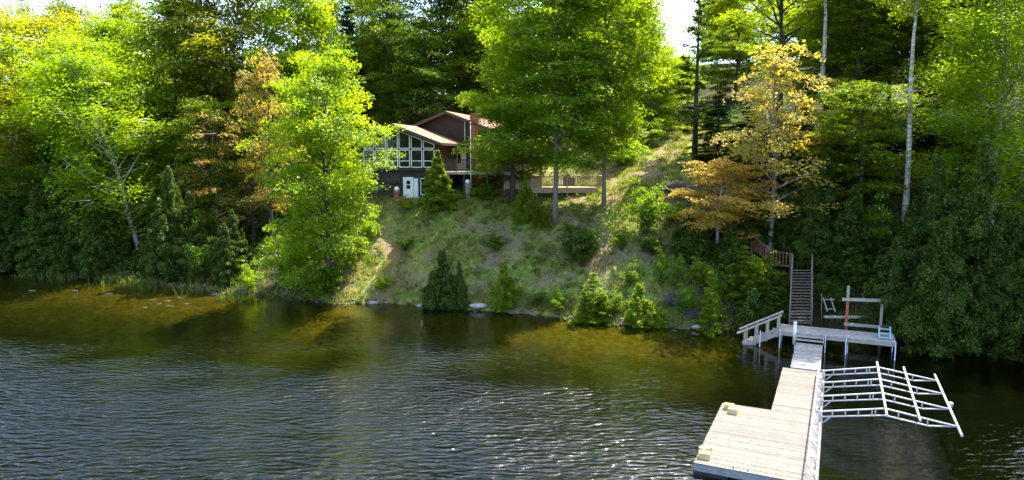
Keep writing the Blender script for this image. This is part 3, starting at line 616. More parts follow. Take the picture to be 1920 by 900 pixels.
for u, v, t, wd, k_, lf, lb in (
    (1165, 470, 415, 60, 'shrub0', 'shrub', 'small green shrub below the leafy shrub of the bank'),
    (1150, 590, 545, 60, 'shrub1', 'weed', 'low shrub at the water between lime cedar and pointed cedar'),
    (1285, 590, 520, 60, 'bush0', 'shrub', 'dense shrub between the two lilac shrubs'),
    (1310, 540, 470, 70, 'bush0', 'cedlit', 'bushy evergreen above the waterline lime cedar'),
    (1345, 560, 490, 70, 'shrub0', 'shrub', 'leafy shrub behind the feathery cedar'),
    (1225, 480, 430, 70, 'bush0', 'cedar', 'dark bush in the upper right part of the bank'),
    (1180, 540, 490, 56, 'shrub1', 'weed', 'scrubby weed bush in the lower right part of the bank'),
    (1070, 440, 415, 50, 'shrub0', 'weed', 'low bush between the two bare maple trunks'),
    (1010, 575, 540, 60, 'shrub0', 'weed', 'low scrub at the waterline in the middle of the bank'),
    (1430, 545, 455, 90, 'bush0', 'spring', 'lit leafy bush left of the long stairs'),
    (1465, 570, 505, 60, 'bush0', 'cedar', 'dark bush tight against the long stairs'),
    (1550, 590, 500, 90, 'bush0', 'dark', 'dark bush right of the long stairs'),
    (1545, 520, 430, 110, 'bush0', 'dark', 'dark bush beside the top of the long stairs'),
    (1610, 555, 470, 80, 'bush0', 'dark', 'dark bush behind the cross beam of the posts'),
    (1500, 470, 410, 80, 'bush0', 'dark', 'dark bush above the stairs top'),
    (930, 470, 435, 70, 'shrub1', 'weed', 'low weed bush in the shaded middle of the bank'),
    (760, 470, 440, 50, 'shrub0', 'weed', 'low weed bush at the shadow edge of the bank'),
    (720, 545, 515, 54, 'shrub1', 'lime', 'low lime bush at the foot of the bare patch')):
    P_('leafy_shrub', k_, lf, DBARK, u, ('v', v), t, wd, lb, 'shrub')

# ---- far forest: one mass on the rising hill
FQ, FT = [], []
g = G(90)
fw = MB(local=True)
for i in range(86):
    Y = g.uniform(96, 165); u = g.uniform(-260, 2180)
    if -60 < u < 215 and Y > 112: continue
    if 1190 < u < 1300 and Y < 190: continue
    X = at(u, 300, Y).x; z = tz(X, Y); key = ['maple0', 'maple1', 'maple2', 'shade0'][i % 4]
    me_ = TPL[key][1]; n = len(me_.polygons); co_ = np.empty(n*12, np.float32); me_.vertices.foreach_get('co', co_)
    co_ = co_.reshape(n, 4, 3); sel = g.random(n) < 0.30
    q = co_[sel]; ce = q.mean(1, keepdims=True); q = ce + (q-ce)*1.75
    tl = np.empty(n, np.float32); me_.attributes['tint'].data.foreach_get('value', tl)
    th = g.uniform(0, 6.28); rot = np.array([[math.cos(th), -math.sin(th), 0], [math.sin(th), math.cos(th), 0], [0, 0, 1]])
    q = (q @ rot.T)*np.array([1.25, 1.25, g.uniform(0.85, 1.15)]) + np.array([X, Y, z]); FQ.append(q); FT.append(np.clip(tl[sel]+g.uniform(-.3, .3), 0, 1))
    fw.tube([(X, Y, z-.5), (X, Y, z+12)], [0.25, 0.08], 5, False)
fo = link('far_forest', quads_mesh('far_forest', np.concatenate(FQ), LEAF['green'], np.concatenate(FT)))
tag(fo, 'green forest covering the hill behind the house', 'forest', kind='stuff')

# ---- undergrowth, grass, reeds (uncountable)
def scatter(n, xr, yr, keep, hgt, wd, leafm, name, label, cat, tint_mu=0.5, lay=0.45):
    X = rng.uniform(*xr, n); Y = rng.uniform(*yr, n); k = keep(X, Y); X, Y = X[k], Y[k]; Z = terrain(X, Y); n = len(X)
    h = hgt*rng.uniform(.5, 1.4, n); d = rng.normal(0, lay, (n, 2)); s = rng.uniform(0, 6.28, n)
    b0 = np.stack([X, Y, Z-0.03], -1); side = np.stack([np.cos(s), np.sin(s), 0*s], -1)*wd*rng.uniform(.6, 1.4, (n, 1))/2
    tip = b0 + np.stack([d[:, 0]*h, d[:, 1]*h - .25*h, h], -1)
    Vq = np.stack([b0-side, b0+side, tip+side*.15, tip-side*.15], 1)
    tn = np.clip(tint_mu + rng.normal(0, .25, n) + 0.28*np.sin(X*0.9+Y*.6)*np.sin(Y*.8-X*.5), 0, 1)
    return tag(link(name, quads_mesh(name, Vq, LEAF[leafm], tn)), label, cat, kind='stuff')
def dist(X, Y): return Y - lerp(X, sx, sy)
def tussocks(n, per, xr, yr, keep, name, label):
    X = rng.uniform(*xr, n); Y = rng.uniform(*yr, n); k = keep(X, Y); X, Y = X[k], Y[k]; n = len(X)
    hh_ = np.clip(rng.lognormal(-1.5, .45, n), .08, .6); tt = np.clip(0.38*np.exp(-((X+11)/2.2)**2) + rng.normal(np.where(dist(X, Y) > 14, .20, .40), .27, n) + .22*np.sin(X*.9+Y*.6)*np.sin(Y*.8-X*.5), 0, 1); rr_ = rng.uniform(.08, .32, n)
    ix = np.repeat(np.arange(n), per); m_ = len(ix); a_ = rng.uniform(0, 6.283, m_); q_ = np.sqrt(rng.uniform(0, 1, m_))
    x = X[ix]+np.cos(a_)*q_*rr_[ix]; y = Y[ix]+np.sin(a_)*q_*rr_[ix]; z = terrain(x, y)-.03
    h = hh_[ix]*rng.uniform(.5, 1.3, m_); s_ = rng.uniform(0, 6.283, m_)
    b0 = np.stack([x, y, z], -1); side = np.stack([np.cos(s_), np.sin(s_), 0*s_], -1)*rng.uniform(.02, .05, (m_, 1))
    tip = b0 + np.stack([np.cos(a_)*q_*h*.9, np.sin(a_)*q_*h*.9-.2*h, h], -1)
    Vq = np.stack([b0-side, b0+side, tip+side*.2, tip-side*.2], 1)
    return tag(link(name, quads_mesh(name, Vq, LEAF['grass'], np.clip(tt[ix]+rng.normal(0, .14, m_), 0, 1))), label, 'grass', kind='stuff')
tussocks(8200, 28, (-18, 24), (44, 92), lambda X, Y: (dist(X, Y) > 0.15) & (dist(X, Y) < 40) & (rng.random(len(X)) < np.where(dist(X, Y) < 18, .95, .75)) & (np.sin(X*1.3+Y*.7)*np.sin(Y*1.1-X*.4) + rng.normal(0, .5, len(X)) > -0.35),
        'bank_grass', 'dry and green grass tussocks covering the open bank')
def leafy(n, xr, yr, keep, size, leafm, name, label, cat, hmax):
    X = rng.uniform(*xr, n); Y = rng.uniform(*yr, n); k = keep(X, Y); X, Y = X[k], Y[k]
    X = np.repeat(X, 14) + rng.normal(0, .28, len(X)*14); Y = np.repeat(Y, 14) + rng.normal(0, .28, len(Y)*14)
    Z = terrain(X, Y) + rng.uniform(0.02, 1, len(X))**1.5*hmax
    c = np.stack([X, Y, Z], -1); q = leaf_quads(c, np.array([0, -.25, 1])+rng.normal(0, .5, c.shape), size, size*.6)
    return tag(link(name, quads_mesh(name, q, LEAF[leafm], np.clip(rng.normal(.5, .25, len(q)), 0, 1))), label, cat, kind='stuff')
leafy(3600, (-17, 20), (44, 66), lambda X, Y: (dist(X, Y) > 0.3) & (dist(X, Y) < 15) & (np.sin(X*.8+2)*np.sin(Y*.9+X*.3)+rng.normal(0,.3,len(X)) > .15), 0.15, 'weed', 'bank_weeds', 'leafy weeds growing in patches on the bank', 'weeds', 0.5)
leafy(5200, (-62, -14), (55, 100), lambda X, Y: (dist(X, Y) > 0.6), 0.22, 'dark', 'forest_undergrowth', 'dark leafy undergrowth below the trees', 'undergrowth', 1.5)
leafy(3800, (13, 42), (36, 80), lambda X, Y: (dist(X, Y) > 1.0) & ((X > 17.5+ (Y-44)*.5) | (Y > 53) & (X > 21)) & ~((X > 17) & (X < 22) & (Y < 48)), 0.20, 'dark', 'hillside_undergrowth', 'dark undergrowth on the hillside of the right wood', 'undergrowth', 1.1)
leafy(1700, (-14, 18), (42, 60), lambda X, Y: (dist(X, Y) > -0.05) & (dist(X, Y) < 1.3) & (np.sin(X*1.9)*np.sin(X*.7+1) + rng.normal(0, .4, len(X)) > .1), 0.15, 'weed', 'shore_brush', 'tangled low brush hanging over the waterline of the bank', 'brush', 0.95)
tussocks(9000, 18, (-40, 18), (42, 75), lambda X, Y: (dist(X, Y) > -0.25) & (dist(X, Y) < .6), 'shore_grass', 'long grass drooping over the edge of the lake')
x_ = MB()
for k in range(520):
    X = random.uniform(-30, 17); Y = float(lerp(X, sx, sy)) + random.gauss(-.1, .28)
    x_.ball((X, Y, max(tz(X, Y), -.06)+.01), random.uniform(.05, .17)*(1.6 if random.random() < .08 else 1), 7, (1, random.uniform(.6, 1), random.uniform(.4, .7)), .15)
tag(x_.build('shore_gravel', plain('wet_dark_stones', (0.12, 0.105, 0.085), (0.035, 0.03, 0.025), 0.5, 4, bmp=.6)), 'dark wet stones scattered along the waterline', 'stones', kind='stuff')
scatter(14000, (-52, -13), (54, 82), lambda X, Y: (dist(X, Y) > -2.6) & (dist(X, Y) < 1.2) & (np.sin(X*.9)*np.sin(X*.37+1) + rng.normal(0, .35, len(X)) > .0), 0.75, 0.075, 'reed', 'shore_reeds', 'green reeds in the shallow water along the left shore', 'reeds', 0.35, 0.14)

# ================================================================== built things
SIDING = None
def siding(name, c1, c2, pitch=0.18):
    m, nt, out = mat(name)
    b = N(nt, 'ShaderNodeBsdfPrincipled'); b.inputs['Roughness'].default_value = 0.8
    t = N(nt, 'ShaderNodeTexCoord'); sp_ = N(nt, 'ShaderNodeSeparateXYZ'); L(nt, t.outputs['Object'], sp_.inputs[0])
    f = N(nt, 'ShaderNodeMath', operation='FRACT'); mu_ = N(nt, 'ShaderNodeMath', operation='MULTIPLY'); L(nt, sp_.outputs['Z'], mu_.inputs[0]); mu_.inputs[1].default_value = 1/pitch
    L(nt, mu_.outputs[0], f.inputs[0])
    nz = noise(nt, objvec(nt, (0.8, 0.8, 5)), 3, 4, .6)
    L(nt, ramp(nt, nz, [(.3, c2), (.7, c1)]), b.inputs['Base Color'])
    L(nt, bump(nt, f.outputs[0], 0.8, 0.03), b.inputs['Normal']); L(nt, b.outputs[0], out.inputs[0]); return m
M_SIDE = siding('brown_siding', (0.050, 0.030, 0.019), (0.030, 0.019, 0.012))
M_LOW = plain('dark_foundation', (0.032, 0.027, 0.018), (0.02, 0.017, 0.012), 0.9, 3)
M_ROOF = plain('brown_shingles', (0.30, 0.145, 0.09), (0.20, 0.095, 0.06), 0.9, 7, (1, 1, 3), bmp=0.5)
M_TRIM = plain('dark_brown_trim', (0.055, 0.032, 0.022), None, 0.7, 4)
M_WHITE = plain('white_paint', (0.78, 0.78, 0.76), (0.70, 0.70, 0.68), 0.5, 3, bmp=0)
M_CREAM = plain('cream_paint', (0.72, 0.66, 0.52), (0.62, 0.56, 0.44), 0.5, 3, bmp=0)
M_BRICK = plain('red_brown_brick', (0.30, 0.10, 0.055), (0.18, 0.06, 0.04), 0.9, 9, (1, 1, 3), bmp=0.6)
M_WOOD = plain('weathered_wood', (0.40, 0.36, 0.30), (0.26, 0.235, 0.20), 0.85, 5, (1, 1, 1), tint=True, bmp=0.5)
M_DOCK = plain('bleached_deck_boards', (0.188, 0.166, 0.140), (0.128, 0.113, 0.096), 0.85, 3.5, (1, 1, 1), tint=True, bmp=0.5)
M_GREYW = plain('grey_platform_boards', (0.42, 0.39, 0.35), (0.24, 0.22, 0.20), 0.85, 4, (1, 1, 1), tint=True, bmp=0.5)
M_STAIR = plain('dark_stair_wood', (0.17, 0.135, 0.105), (0.09, 0.07, 0.055), 0.9, 5, tint=True)
M_FASC = plain('blue_grey_fascia', (0.24, 0.26, 0.28), (0.13, 0.14, 0.16), 0.7, 3, (1, 1, 3), bmp=0.3)
M_RED = plain('red_stained_wood', (0.17, 0.075, 0.05), (0.09, 0.04, 0.03), 0.85, 6, tint=True)
M_REDP = plain('red_paint', (0.45, 0.09, 0.05), (0.30, 0.06, 0.035), 0.7, 5)
M_TAN = plain('tan_deck_wood', (0.46, 0.34, 0.23), (0.32, 0.23, 0.15), 0.85, 5, tint=True)
M_STEEL = plain('galvanised_steel', (0.55, 0.57, 0.60), (0.40, 0.42, 0.45), 0.45, 8, metal=0.6, bmp=0.1)
M_ALU = plain('white_aluminium', (0.45, 0.44, 0.47), (0.37, 0.36, 0.39), 0.4, 6, metal=0.0, bmp=0.05)
M_BLUE = plain('pale_blue_plastic', (0.26, 0.38, 0.45), (0.22, 0.33, 0.40), 0.5, 4, bmp=0)
M_BLACK = plain('black_float', (0.012, 0.013, 0.015), None, 0.6, 4)
M_STONE = plain('grey_stone', (0.36, 0.33, 0.31), (0.15, 0.13, 0.12), 0.9, 3, bmp=0.9, dist=0.08)
M_RSTONE = plain('rusty_dark_rock', (0.075, 0.052, 0.036), (0.03, 0.022, 0.016), 0.9, 2.5, bmp=1.0, dist=0.1)
M_WSTONE = plain('white_rock', (0.42, 0.41, 0.39), (0.22, 0.21, 0.2), 0.9, 3, bmp=0.8, dist=0.05)
M_DRIFT = plain('driftwood_grey', (0.20, 0.155, 0.11), (0.09, 0.07, 0.05), 0.9, 5, bmp=0.6)
M_BLOCK = plain('yellow_lumber', (0.62, 0.44, 0.19), (0.48, 0.32, 0.13), 0.8, 5)
M_COVER = plain('black_fabric_cover', (0.02, 0.02, 0.022), None, 0.7, 4)
m, nt, out = mat('window_glass')
b = N(nt, 'ShaderNodeBsdfPrincipled'); b.inputs['Base Color'].default_value = (0.012, 0.014, 0.012, 1); b.inputs['Roughness'].default_value = 0.03
b.inputs['Specular IOR Level'].default_value = 0.3; L(nt, b.outputs[0], out.inputs[0]); M_GLASS = m
m, nt, out = mat('opal_globe')
b = N(nt, 'ShaderNodeBsdfPrincipled'); b.inputs['Base Color'].default_value = (0.85, 0.82, 0.72, 1); b.inputs['Roughness'].default_value = 0.25
L(nt, b.outputs[0], out.inputs[0]); M_GLOBE = m

def LM(): return MB(local=True)
# ------------------------------------------------------------------ cottage
HB = Vector((-10.55, 64.05, 7.6))
h = thing('cottage', HB, 'brown cottage with a glazed gable sunroom, brown shingle roofs and a brick chimney', 'house', rotz=R(-16))
h['kind'] = 'thing'
x_ = LM(); x_.prism([(-3.85, 0, 2.75), (3.85, 0, 2.75), (3.85, 0, 5.3), (0, 0, 6.75), (-3.85, 0, 5.3)], (0, 5.3, 0)); x_.build('sunroom_wall', M_SIDE, h)
x_ = LM(); x_.box((0, 2.85, 0.60), (7.5, 5.2, 4.29)); x_.build('basement_wall', M_LOW, h)
x_ = LM(); x_.prism([(-2.9, 5.2, -1.5), (8.9, 5.2, -1.5), (8.9, 5.2, 6.0), (3.0, 5.2, 8.2), (-2.9, 5.2, 6.0)], (0, 11, 0)); x_.build('main_wall', M_SIDE, h)
def gable_roof(name, cx, half, zr, ze, y0, y1, th=0.16):
    r = LM()
    for s in (-1, 1):
        r.prism([(cx, y0, zr), (cx+s*half, y0, ze), (cx+s*half, y0, ze+th), (cx, y0, zr+th)], (0, y1-y0, 0))
    ro = r.build(name, M_ROOF, h)
    f = LM()
    for s in (-1, 1):
        f.prism([(cx, y0-.05, zr-.12), (cx+s*half, y0-.05, ze-.12), (cx+s*half, y0-.05, ze+th-.02), (cx, y0-.05, zr+th-.02)], (0, .045, 0))
        f.box((cx+s*(half+.025), (y0+y1)/2, ze+.02), (.045, y1-y0, .2))
    f.build('fascia', M_TRIM, ro); return ro
gable_roof('sunroom_roof', 0, 4.7, 6.85, 5.1, -1.3, 5.17)
mr_ = gable_roof('main_roof', 3.0, 6.6, 8.3, 5.8, 4.25, 17.0)
ch = LM(); ch.box((5.95, 4.75, 3.4), (0.85, 0.8, 9.6)); ch.build('chimney', M_BRICK, h)
def window(xa, xb, za, zb0, zb1, y, mun=None, frame=M_WHITE, fw_=0.065):
    """quad window; zb0/zb1: top heights at xa/xb"""
    f = LM(); yo = y-0.05
    P = [(xa, yo, za), (xb, yo, za), (xb, yo, zb1), (xa, yo, zb0)]
    for i in range(4):
        f.beam(P[i], P[(i+1) % 4], 0.075, fw_, (0, -1, 0))
    if mun is not None: f.beam((xa, yo, mun), (xb, yo, mun), 0.07, fw_, (0, -1, 0))
    wo = f.build('window', frame, h)
    gq = LM(); gq.prism([(xa, y-.03, za), (xb, y-.03, za), (xb, y-.03, zb1), (xa, y-.03, zb0)], (0, .026, 0)); gq.build('pane', M_GLASS, wo)
    return wo
def slope_z(x): return 6.40 - abs(x)*0.36
for i in range(-3, 3):
    xa, xb = i*1.22 + .09, (i+1)*1.22 - .09
    window(xa, xb, 4.78, slope_z(xa), slope_z(xb), 0)
    window(xa, xb, 3.05, 4.62, 4.62, 0, 3.62)
def door(x, w_, z0, z1, y, m_, panels, name='door'):
    d = LM(); d.box((x, y-.04, (z0+z1)/2), (w_, .08, z1-z0)); do = d.build(name, m_, h)
    for (px, pz, pw, ph) in panels:
        q = LM(); q.box((px, y-.085, pz), (pw, .02, ph)); q.build('glass', M_GLASS, do)
    k = LM(); k.ball((x-w_*.4, y-.12, z0+1.0), .045, 8); k.build('handle', M_STEEL, do)
    t_ = LM()
    for s in (-1, 1): t_.box((x+s*(w_/2+.05), y-.05, (z0+z1)/2), (.09, .12, z1-z0))
    t_.box((x, y-.05, z1+.05), (w_+.19, .12, .09)); t_.build('door_frame', M_WHITE if m_ is M_WHITE else M_CREAM, do)
    return do
door(0.85, 0.85, 0.0, 2.02, 0.248, M_WHITE, [(0.85, 1.62, .38, .34), (0.85, 1.2, .38, .36)])
x_ = LM(); x_.box((1.62, .2, 1.0), (.42, .07, 2.0)); x_.build('side_panel', M_WHITE, h)
window(2.1, 3.2, .5, 2.0, 2.0, .245); window(-1.6, 0.0, 0.9, 2.0, 2.0, .245, frame=M_TRIM)
door(4.1, 1.2, 2.66, 4.9, 5.2, M_CREAM, [(4.1, 4.0, .32, 1.25)])
x_ = window(2.62, 3.2, 3.75, 4.9, 4.9, 5.2, frame=M_CREAM, fw_=0.10)
lat = LM()
for q in range(4):
    lat.beam((2.67, 5.14, 3.85+q*.25), (3.15, 5.14, 4.1+q*.25), .03, .03, (0, -1, 0)); lat.beam((3.15, 5.135, 3.85+q*.25), (2.67, 5.135, 4.1+q*.25), .03, .03, (0, -1, 0))
lat.build('lattice', M_CREAM, x_)
window(7.1, 8.4, 4.15, 5.4, 5.4, 5.2)
# deck of the house
x_ = LM()
for q in range(28): x_.cur = random.random(); x_.box((7.4, 0.0+q*.185+.08, 2.62), (7.05, .175, .06))
dk = x_.build('deck', M_TAN, h)
x_ = LM(); x_.box((7.4, -.06, 2.50), (7.05, .05, .2)); x_.build('deck_rim', M_WOOD, dk)
x_ = LM()
x_.beam((3.9, 0, 3.72), (10.9, 0, 3.72), .12, .07); x_.beam((3.9, 0, 2.82), (10.9, 0, 2.82), .06, .06)
for q in range(60): x_.beam((3.95+q*.1175, 0, 2.8), (3.95+q*.1175, 0, 3.7), .035, .035)
for q in range(5): x_.beam((3.95+q*1.73, 0, 2.6), (3.95+q*1.73, 0, 3.8), .1, .1)
x_.build('deck_railing', M_TRIM, dk)
for q in range(4):
    x_ = LM(); x_.beam((4.2+q*2.2, .15, -1.5), (4.2+q*2.2, .15, 2.39), .14, .14, (0, 1, 0)); x_.build('deck_post', M_TRIM, dk)
x_ = LM(); x_.tube([(4.75, 4.98, 5.5), (4.75, 4.98, 7.5)], .04, 6); x_.build('downpipe', M_WHITE, h)

# ------------------------------------------------------------------ flagpole, lamps
p = at(883, 366, 62.0); gz = tz(p.x, p.y)
t = thing('flagpole', (p.x, p.y, gz), 'thin white flagpole standing in front of the house deck', 'flagpole')
x_ = MB(); ztop = at(881, 232, 62.0).z; x_.tube([(p.x, p.y, gz-.3), (p.x, p.y, ztop)], [.045, .03], 8); x_.build('pole', M_WHITE, t)
x_ = MB(); x_.ball((p.x, p.y, ztop+.06), .08, 8); x_.build('finial', M_WHITE, t)
for u, vt, vb, Y, mm, lb in ((744, 360, 378, 62.6, M_BRICK, 'white globe lamp on a red brick pillar beside the white door'),
                             (877, 347, 370, 61.6, M_STONE, 'white globe lamp on a dark stone pillar beside the flagpole')):
    p = at(u, vt, Y); gz = tz(p.x, p.y)
    t = thing('globe_lamp', (p.x, p.y, gz), lb, 'lamp', 'globe lamps on pillars')
    x_ = MB(); x_.box((p.x, p.y, (p.z+gz-.4)/2), (.42, .42, p.z-gz+.4)); x_.build('pillar', mm, t)
    x_ = MB(); x_.box((p.x, p.y, p.z+.03), (.5, .5, .06)); x_.build('pillar_cap', M_STONE, t)
    x_ = MB(); x_.ball((p.x, p.y, p.z+.28), .23, 14); x_.build('globe', M_GLOBE, t)

# ------------------------------------------------------------------ gazebo and garden deck
GZ = 8.75
t = thing('gazebo', (0.9, 64.6, GZ), 'open sided gazebo with grey wall panel and low roof beside the garden deck', 'gazebo')
x_ = MB(); x_.box((1.0, 63.05, GZ+.5), (3.4, .08, 1.15)); x_.build('wall_panel', M_WOOD, t)
x_ = MB(); x_.box((1.0, 63.12, GZ-.75), (3.3, .08, 1.3)); x_.build('skirt', M_TRIM, t)
x_ = MB(); x_.box((1.0, 64.6, GZ-.05), (3.6, 3.3, .12)); x_.build('floor', M_TAN, t)
for X in (-.7, 1.0, 2.7):
    for Yy in (63.05, 66.1):
        x_ = MB(); x_.beam((X, Yy, GZ-1.2), (X, Yy, GZ+2.45), .12, .12, (0, 1, 0)); x_.build('post', M_WOOD, t)
x_ = MB(); rr = [(-1.2, 62.6, GZ+2.4), (3.2, 62.6, GZ+2.4), (3.2, 66.6, GZ+2.4), (-1.2, 66.6, GZ+2.4), (0.4, 64.6, GZ+3.6), (1.6, 64.6, GZ+3.6)]
x_.add(rr, [(0, 1, 5, 4), (1, 2, 5), (2, 3, 4, 5), (3, 0, 4), (3, 2, 1, 0)])
ro = x_.build('roof', M_ROOF, t)
x_ = MB()
for a_, b_ in ((0, 1), (1, 2), (2, 3), (3, 0)):
    x_.beam(Vector(rr[a_])+Vector((0, 0, -.1)), Vector(rr[b_])+Vector((0, 0, -.1)), .07, .2)
x_.build('eave_board', M_TRIM, ro)

GD = 8.86
t = thing('garden_deck', (5.2, 62.9, GD), 'raised wooden garden deck with baluster railing between two maple trunks', 'deck')
x_ = MB()
for q in range(18): x_.cur = random.random(); x_.box((4.95, 61.6+q*.165, GD-.03), (6.4, .155, .05))
x_.build('floor', M_TAN, t)
x_ = MB(); x_.box((4.95, 61.5, GD-.27), (6.5, .06, .46)); x_.box((8.2, 63.0, GD-.22), (.06, 2.94, .36)); x_.build('fascia', M_TAN, t)
x_ = MB()
x_.beam((1.75, 61.52, GD+1.0), (8.15, 61.52, GD+1.0), .14, .05); x_.beam((1.75, 61.52, GD+.12), (8.15, 61.52, GD+.12), .05, .08)
x_.beam((8.15, 61.52, GD+1.0), (8.15, 64.4, GD+1.0), .14, .05)
for q in range(46): x_.cur = random.random(); x_.beam((1.85+q*.138, 61.52, GD+.1), (1.85+q*.138, 61.52, GD+.98), .065, .06)
for q in range(20): x_.cur = random.random(); x_.beam((8.15, 61.65+q*.138, GD+.1), (8.15, 61.65+q*.138, GD+.98), .065, .06)
x_.build('railing', M_TAN, t)
for X in (1.75, 4.95, 8.15):
    x_ = MB(); x_.beam((X, 61.52, GD-.35), (X, 61.52, GD+1.1), .11, .11, (0, 1, 0)); x_.build('railing_post', M_TAN, t)
for X in (2.2, 5.0):
    x_ = MB(); x_.beam((X, 61.7, GD-3.0), (X, 61.7, GD-.06), .13, .13, (0, 1, 0)); x_.build('support_post', M_WOOD, t)
x_ = MB()
for q in range(5): x_.cur = random.random(); x_.box((7.35+q*.19, 61.56, GD-1.05), (.18, .05, 1.3))
x_.build('skirt', M_TAN, t)
p = at(1068, 330, 64.0)
t = thing('barbecue_grill', (p.x, p.y, GD), 'rounded black covered barbecue standing on the garden deck', 'grill')
x_ = MB(); x_.prism([(p.x-.5, p.y, GD), (p.x+.5, p.y, GD), (p.x+0.52, p.y, GD+.65), (p.x+.42, p.y, GD+.98), (p.x+.2, p.y, GD+1.12), (p.x-.2, p.y, GD+1.12), (p.x-.42, p.y, GD+.98), (p.x-0.52, p.y, GD+.65)], (0, .6, 0)); x_.build('cover', M_COVER, t)
x_ = MB(); x_.box((p.x+.2, p.y-.03, GD+.95), (.3, .04, .25)); x_.build('shelf', M_WHITE, t)

# ------------------------------------------------------------------ dock (own axes: s along the dock from its outer end, q across)
E0 = Vector((10.4, 22.1, 0)); DA = Vector((0.4299, 0.9029, 0)); DP = Vector((0.9029, -0.4299, 0)); UP = Vector((0, 0, 1))
def dk_(s, q, z): return E0 + DA*s + DP*q + UP*z
AX = (DP, DA, UP)
def boards(s0, s1, q0, q1, z, wd=0.14, th=0.045, gap=0.016):
    x = MB(); n = int((s1-s0)/wd); wd = (s1-s0)/n
    for i in range(n):
        x.cur = random.random(); c = dk_(s0+(i+.5)*wd, (q0+q1)/2 + random.uniform(-.008, .008), z-th/2+random.uniform(-.003, .003)); x.box(c, (q1-q0, wd-gap, th), AX)
    return x
def rim(s0, s1, q0, q1, zt, ht, th=.05):
    x = MB()
    for s in (s0+th/2+.01, s1-th/2-.01): x.box(dk_(s, (q0+q1)/2, zt-ht/2), (q1-q0-.02, th, ht), AX)
    for q in (q0+th/2+.01, q1-th/2-.01): x.box(dk_((s0+s1)/2, q, zt-ht/2), (th, s1-s0-2*th-.03, ht), AX)
    return x
t = thing('swim_float', dk_(3, -2, 0), 'wide square bleached wood float at the outer end of the dock', 'dock float')
boards(-.45, 6.28, -4.07, 0, .50).build('deck_boards', M_DOCK, t)
rim(-.47, 6.30, -4.09, .02, .452, .24).build('fascia', M_FASC, t)
x_ = MB()
for s in (.35, 2.9, 5.5):
    for q in (-3.5, -2.0, -.6): x_.box(dk_(s, q, -.02), (1.2, 1.3, .46), AX)
x_.build('float_drum', M_BLACK, t)
t = thing('dock_walkway', dk_(9.7, -1, 0), 'bleached wooden walkway section between the wide float and the narrow ramp', 'dock walkway')
boards(6.34, 13.12, -2.02, 0, .49).build('deck_boards', M_DOCK, t); rim(6.34, 13.12, -2.02, 0, .442, .2).build('fascia', M_WOOD, t)
x_ = MB()
for s in (7.4, 9.8, 12.2): x_.box(dk_(s, -1, -.02), (1.5, 1.2, .44), AX)
x_.build('float_drum', M_BLACK, t)
t = thing('gangway_ramp', dk_(15.8, -1, 0), 'narrow grey wooden gangway leading up to the steps of the platform', 'gangway')
boards(13.16, 18.5, -1.65, -.22, .56).build('deck_boards', M_GREYW, t); rim(13.16, 18.5, -1.65, -.22, .512, .16).build('fascia', M_WOOD, t)
t = thing('shore_platform', dk_(20.1, .4, 0), 'grey weathered platform on steel legs at the foot of the hillside stairs', 'platform')
boards(19.1, 21.1, -2.72, 3.55, 1.0, .145).build('deck_boards', M_GREYW, t)
rim(19.08, 21.12, -2.74, 3.57, .952, .2).build('fascia', M_WOOD, t)
for q, s in ((-2.6, 19.0), (-1.75, 19.0), (-.1, 19.0), (1.0, 19.0), (1.1, 19.5), (3.52, 19.0), (3.5, 20.9), (-2.6, 20.9)):
    x_ = MB(); x_.tube([dk_(s, q, -2.2), dk_(s, q, 1.06)], .035, 8); x_.build('leg', M_STEEL, t)
for i, z in enumerate((.72, .86)):
    x_ = MB(); x_.box(dk_(18.62+i*.24, -.93, z), (1.42, .24, .05), AX); x_.build('step', M_GREYW, t)
x_ = MB()
for q in (-1.68, -.19): x_.beam(dk_(18.48, q, .62), dk_(19.05, q, .93), .05, .22)
x_.build('stringer', M_WOOD, t)
p0 = dk_(19.0, -1.72, 1.0)
t = thing('mooring_post', dk_(18.98, -1.72, .5), 'short white post beside the platform steps', 'post')
x_ = MB(); x_.tube([dk_(19.03, -1.78, .3), dk_(19.03, -1.78, 1.62)], .1, 10); x_.build('pipe', M_WHITE, t)
x_ = MB(); x_.tube([dk_(19.03, -1.78, 1.62), dk_(19.03, -1.78, 1.67)], .115, 10); x_.build('cap', M_WHITE, t)
# side steps into the water
t = thing('side_steps', dk_(19.5, -3.6, 0), 'wooden side steps with double plank handrails going down into the water', 'steps')
for i in range(6):
    x_ = MB(); x_.cur = random.random(); x_.box(dk_(19.75-.1*i*.6, -2.95-i*.33, .86-i*.16), (.32, 1.15, .05), AX); x_.build('step', M_WOOD, t)
for ds in (-.62, .60):
    x_ = MB(); x_.beam(dk_(19.75+ds, -2.75, .80), dk_(19.4+ds, -4.85, -.2), .06, .24); x_.build('stringer', M_WOOD, t)
    x_ = MB(); x_.beam(dk_(19.75+ds, -2.55, 1.98), dk_(19.35+ds, -5.05, .68), .24, .06); x_.build('handrail', M_WOOD, t)
    for i in range(4):
        q = -2.75-i*.62; x_ = MB(); x_.beam(dk_(19.72+ds-.11*i, q, .62-i*.3), dk_(19.72+ds-.11*i, q, 1.86-i*.325), .1, .1, DA); x_.build('post', M_WOOD, t)
x_ = MB(); x_.tube([dk_(18.7, -3.7, -1.5), dk_(18.7, -3.7, 1.0)], .03, 8); x_.build('steel_leg', M_STEEL, t)
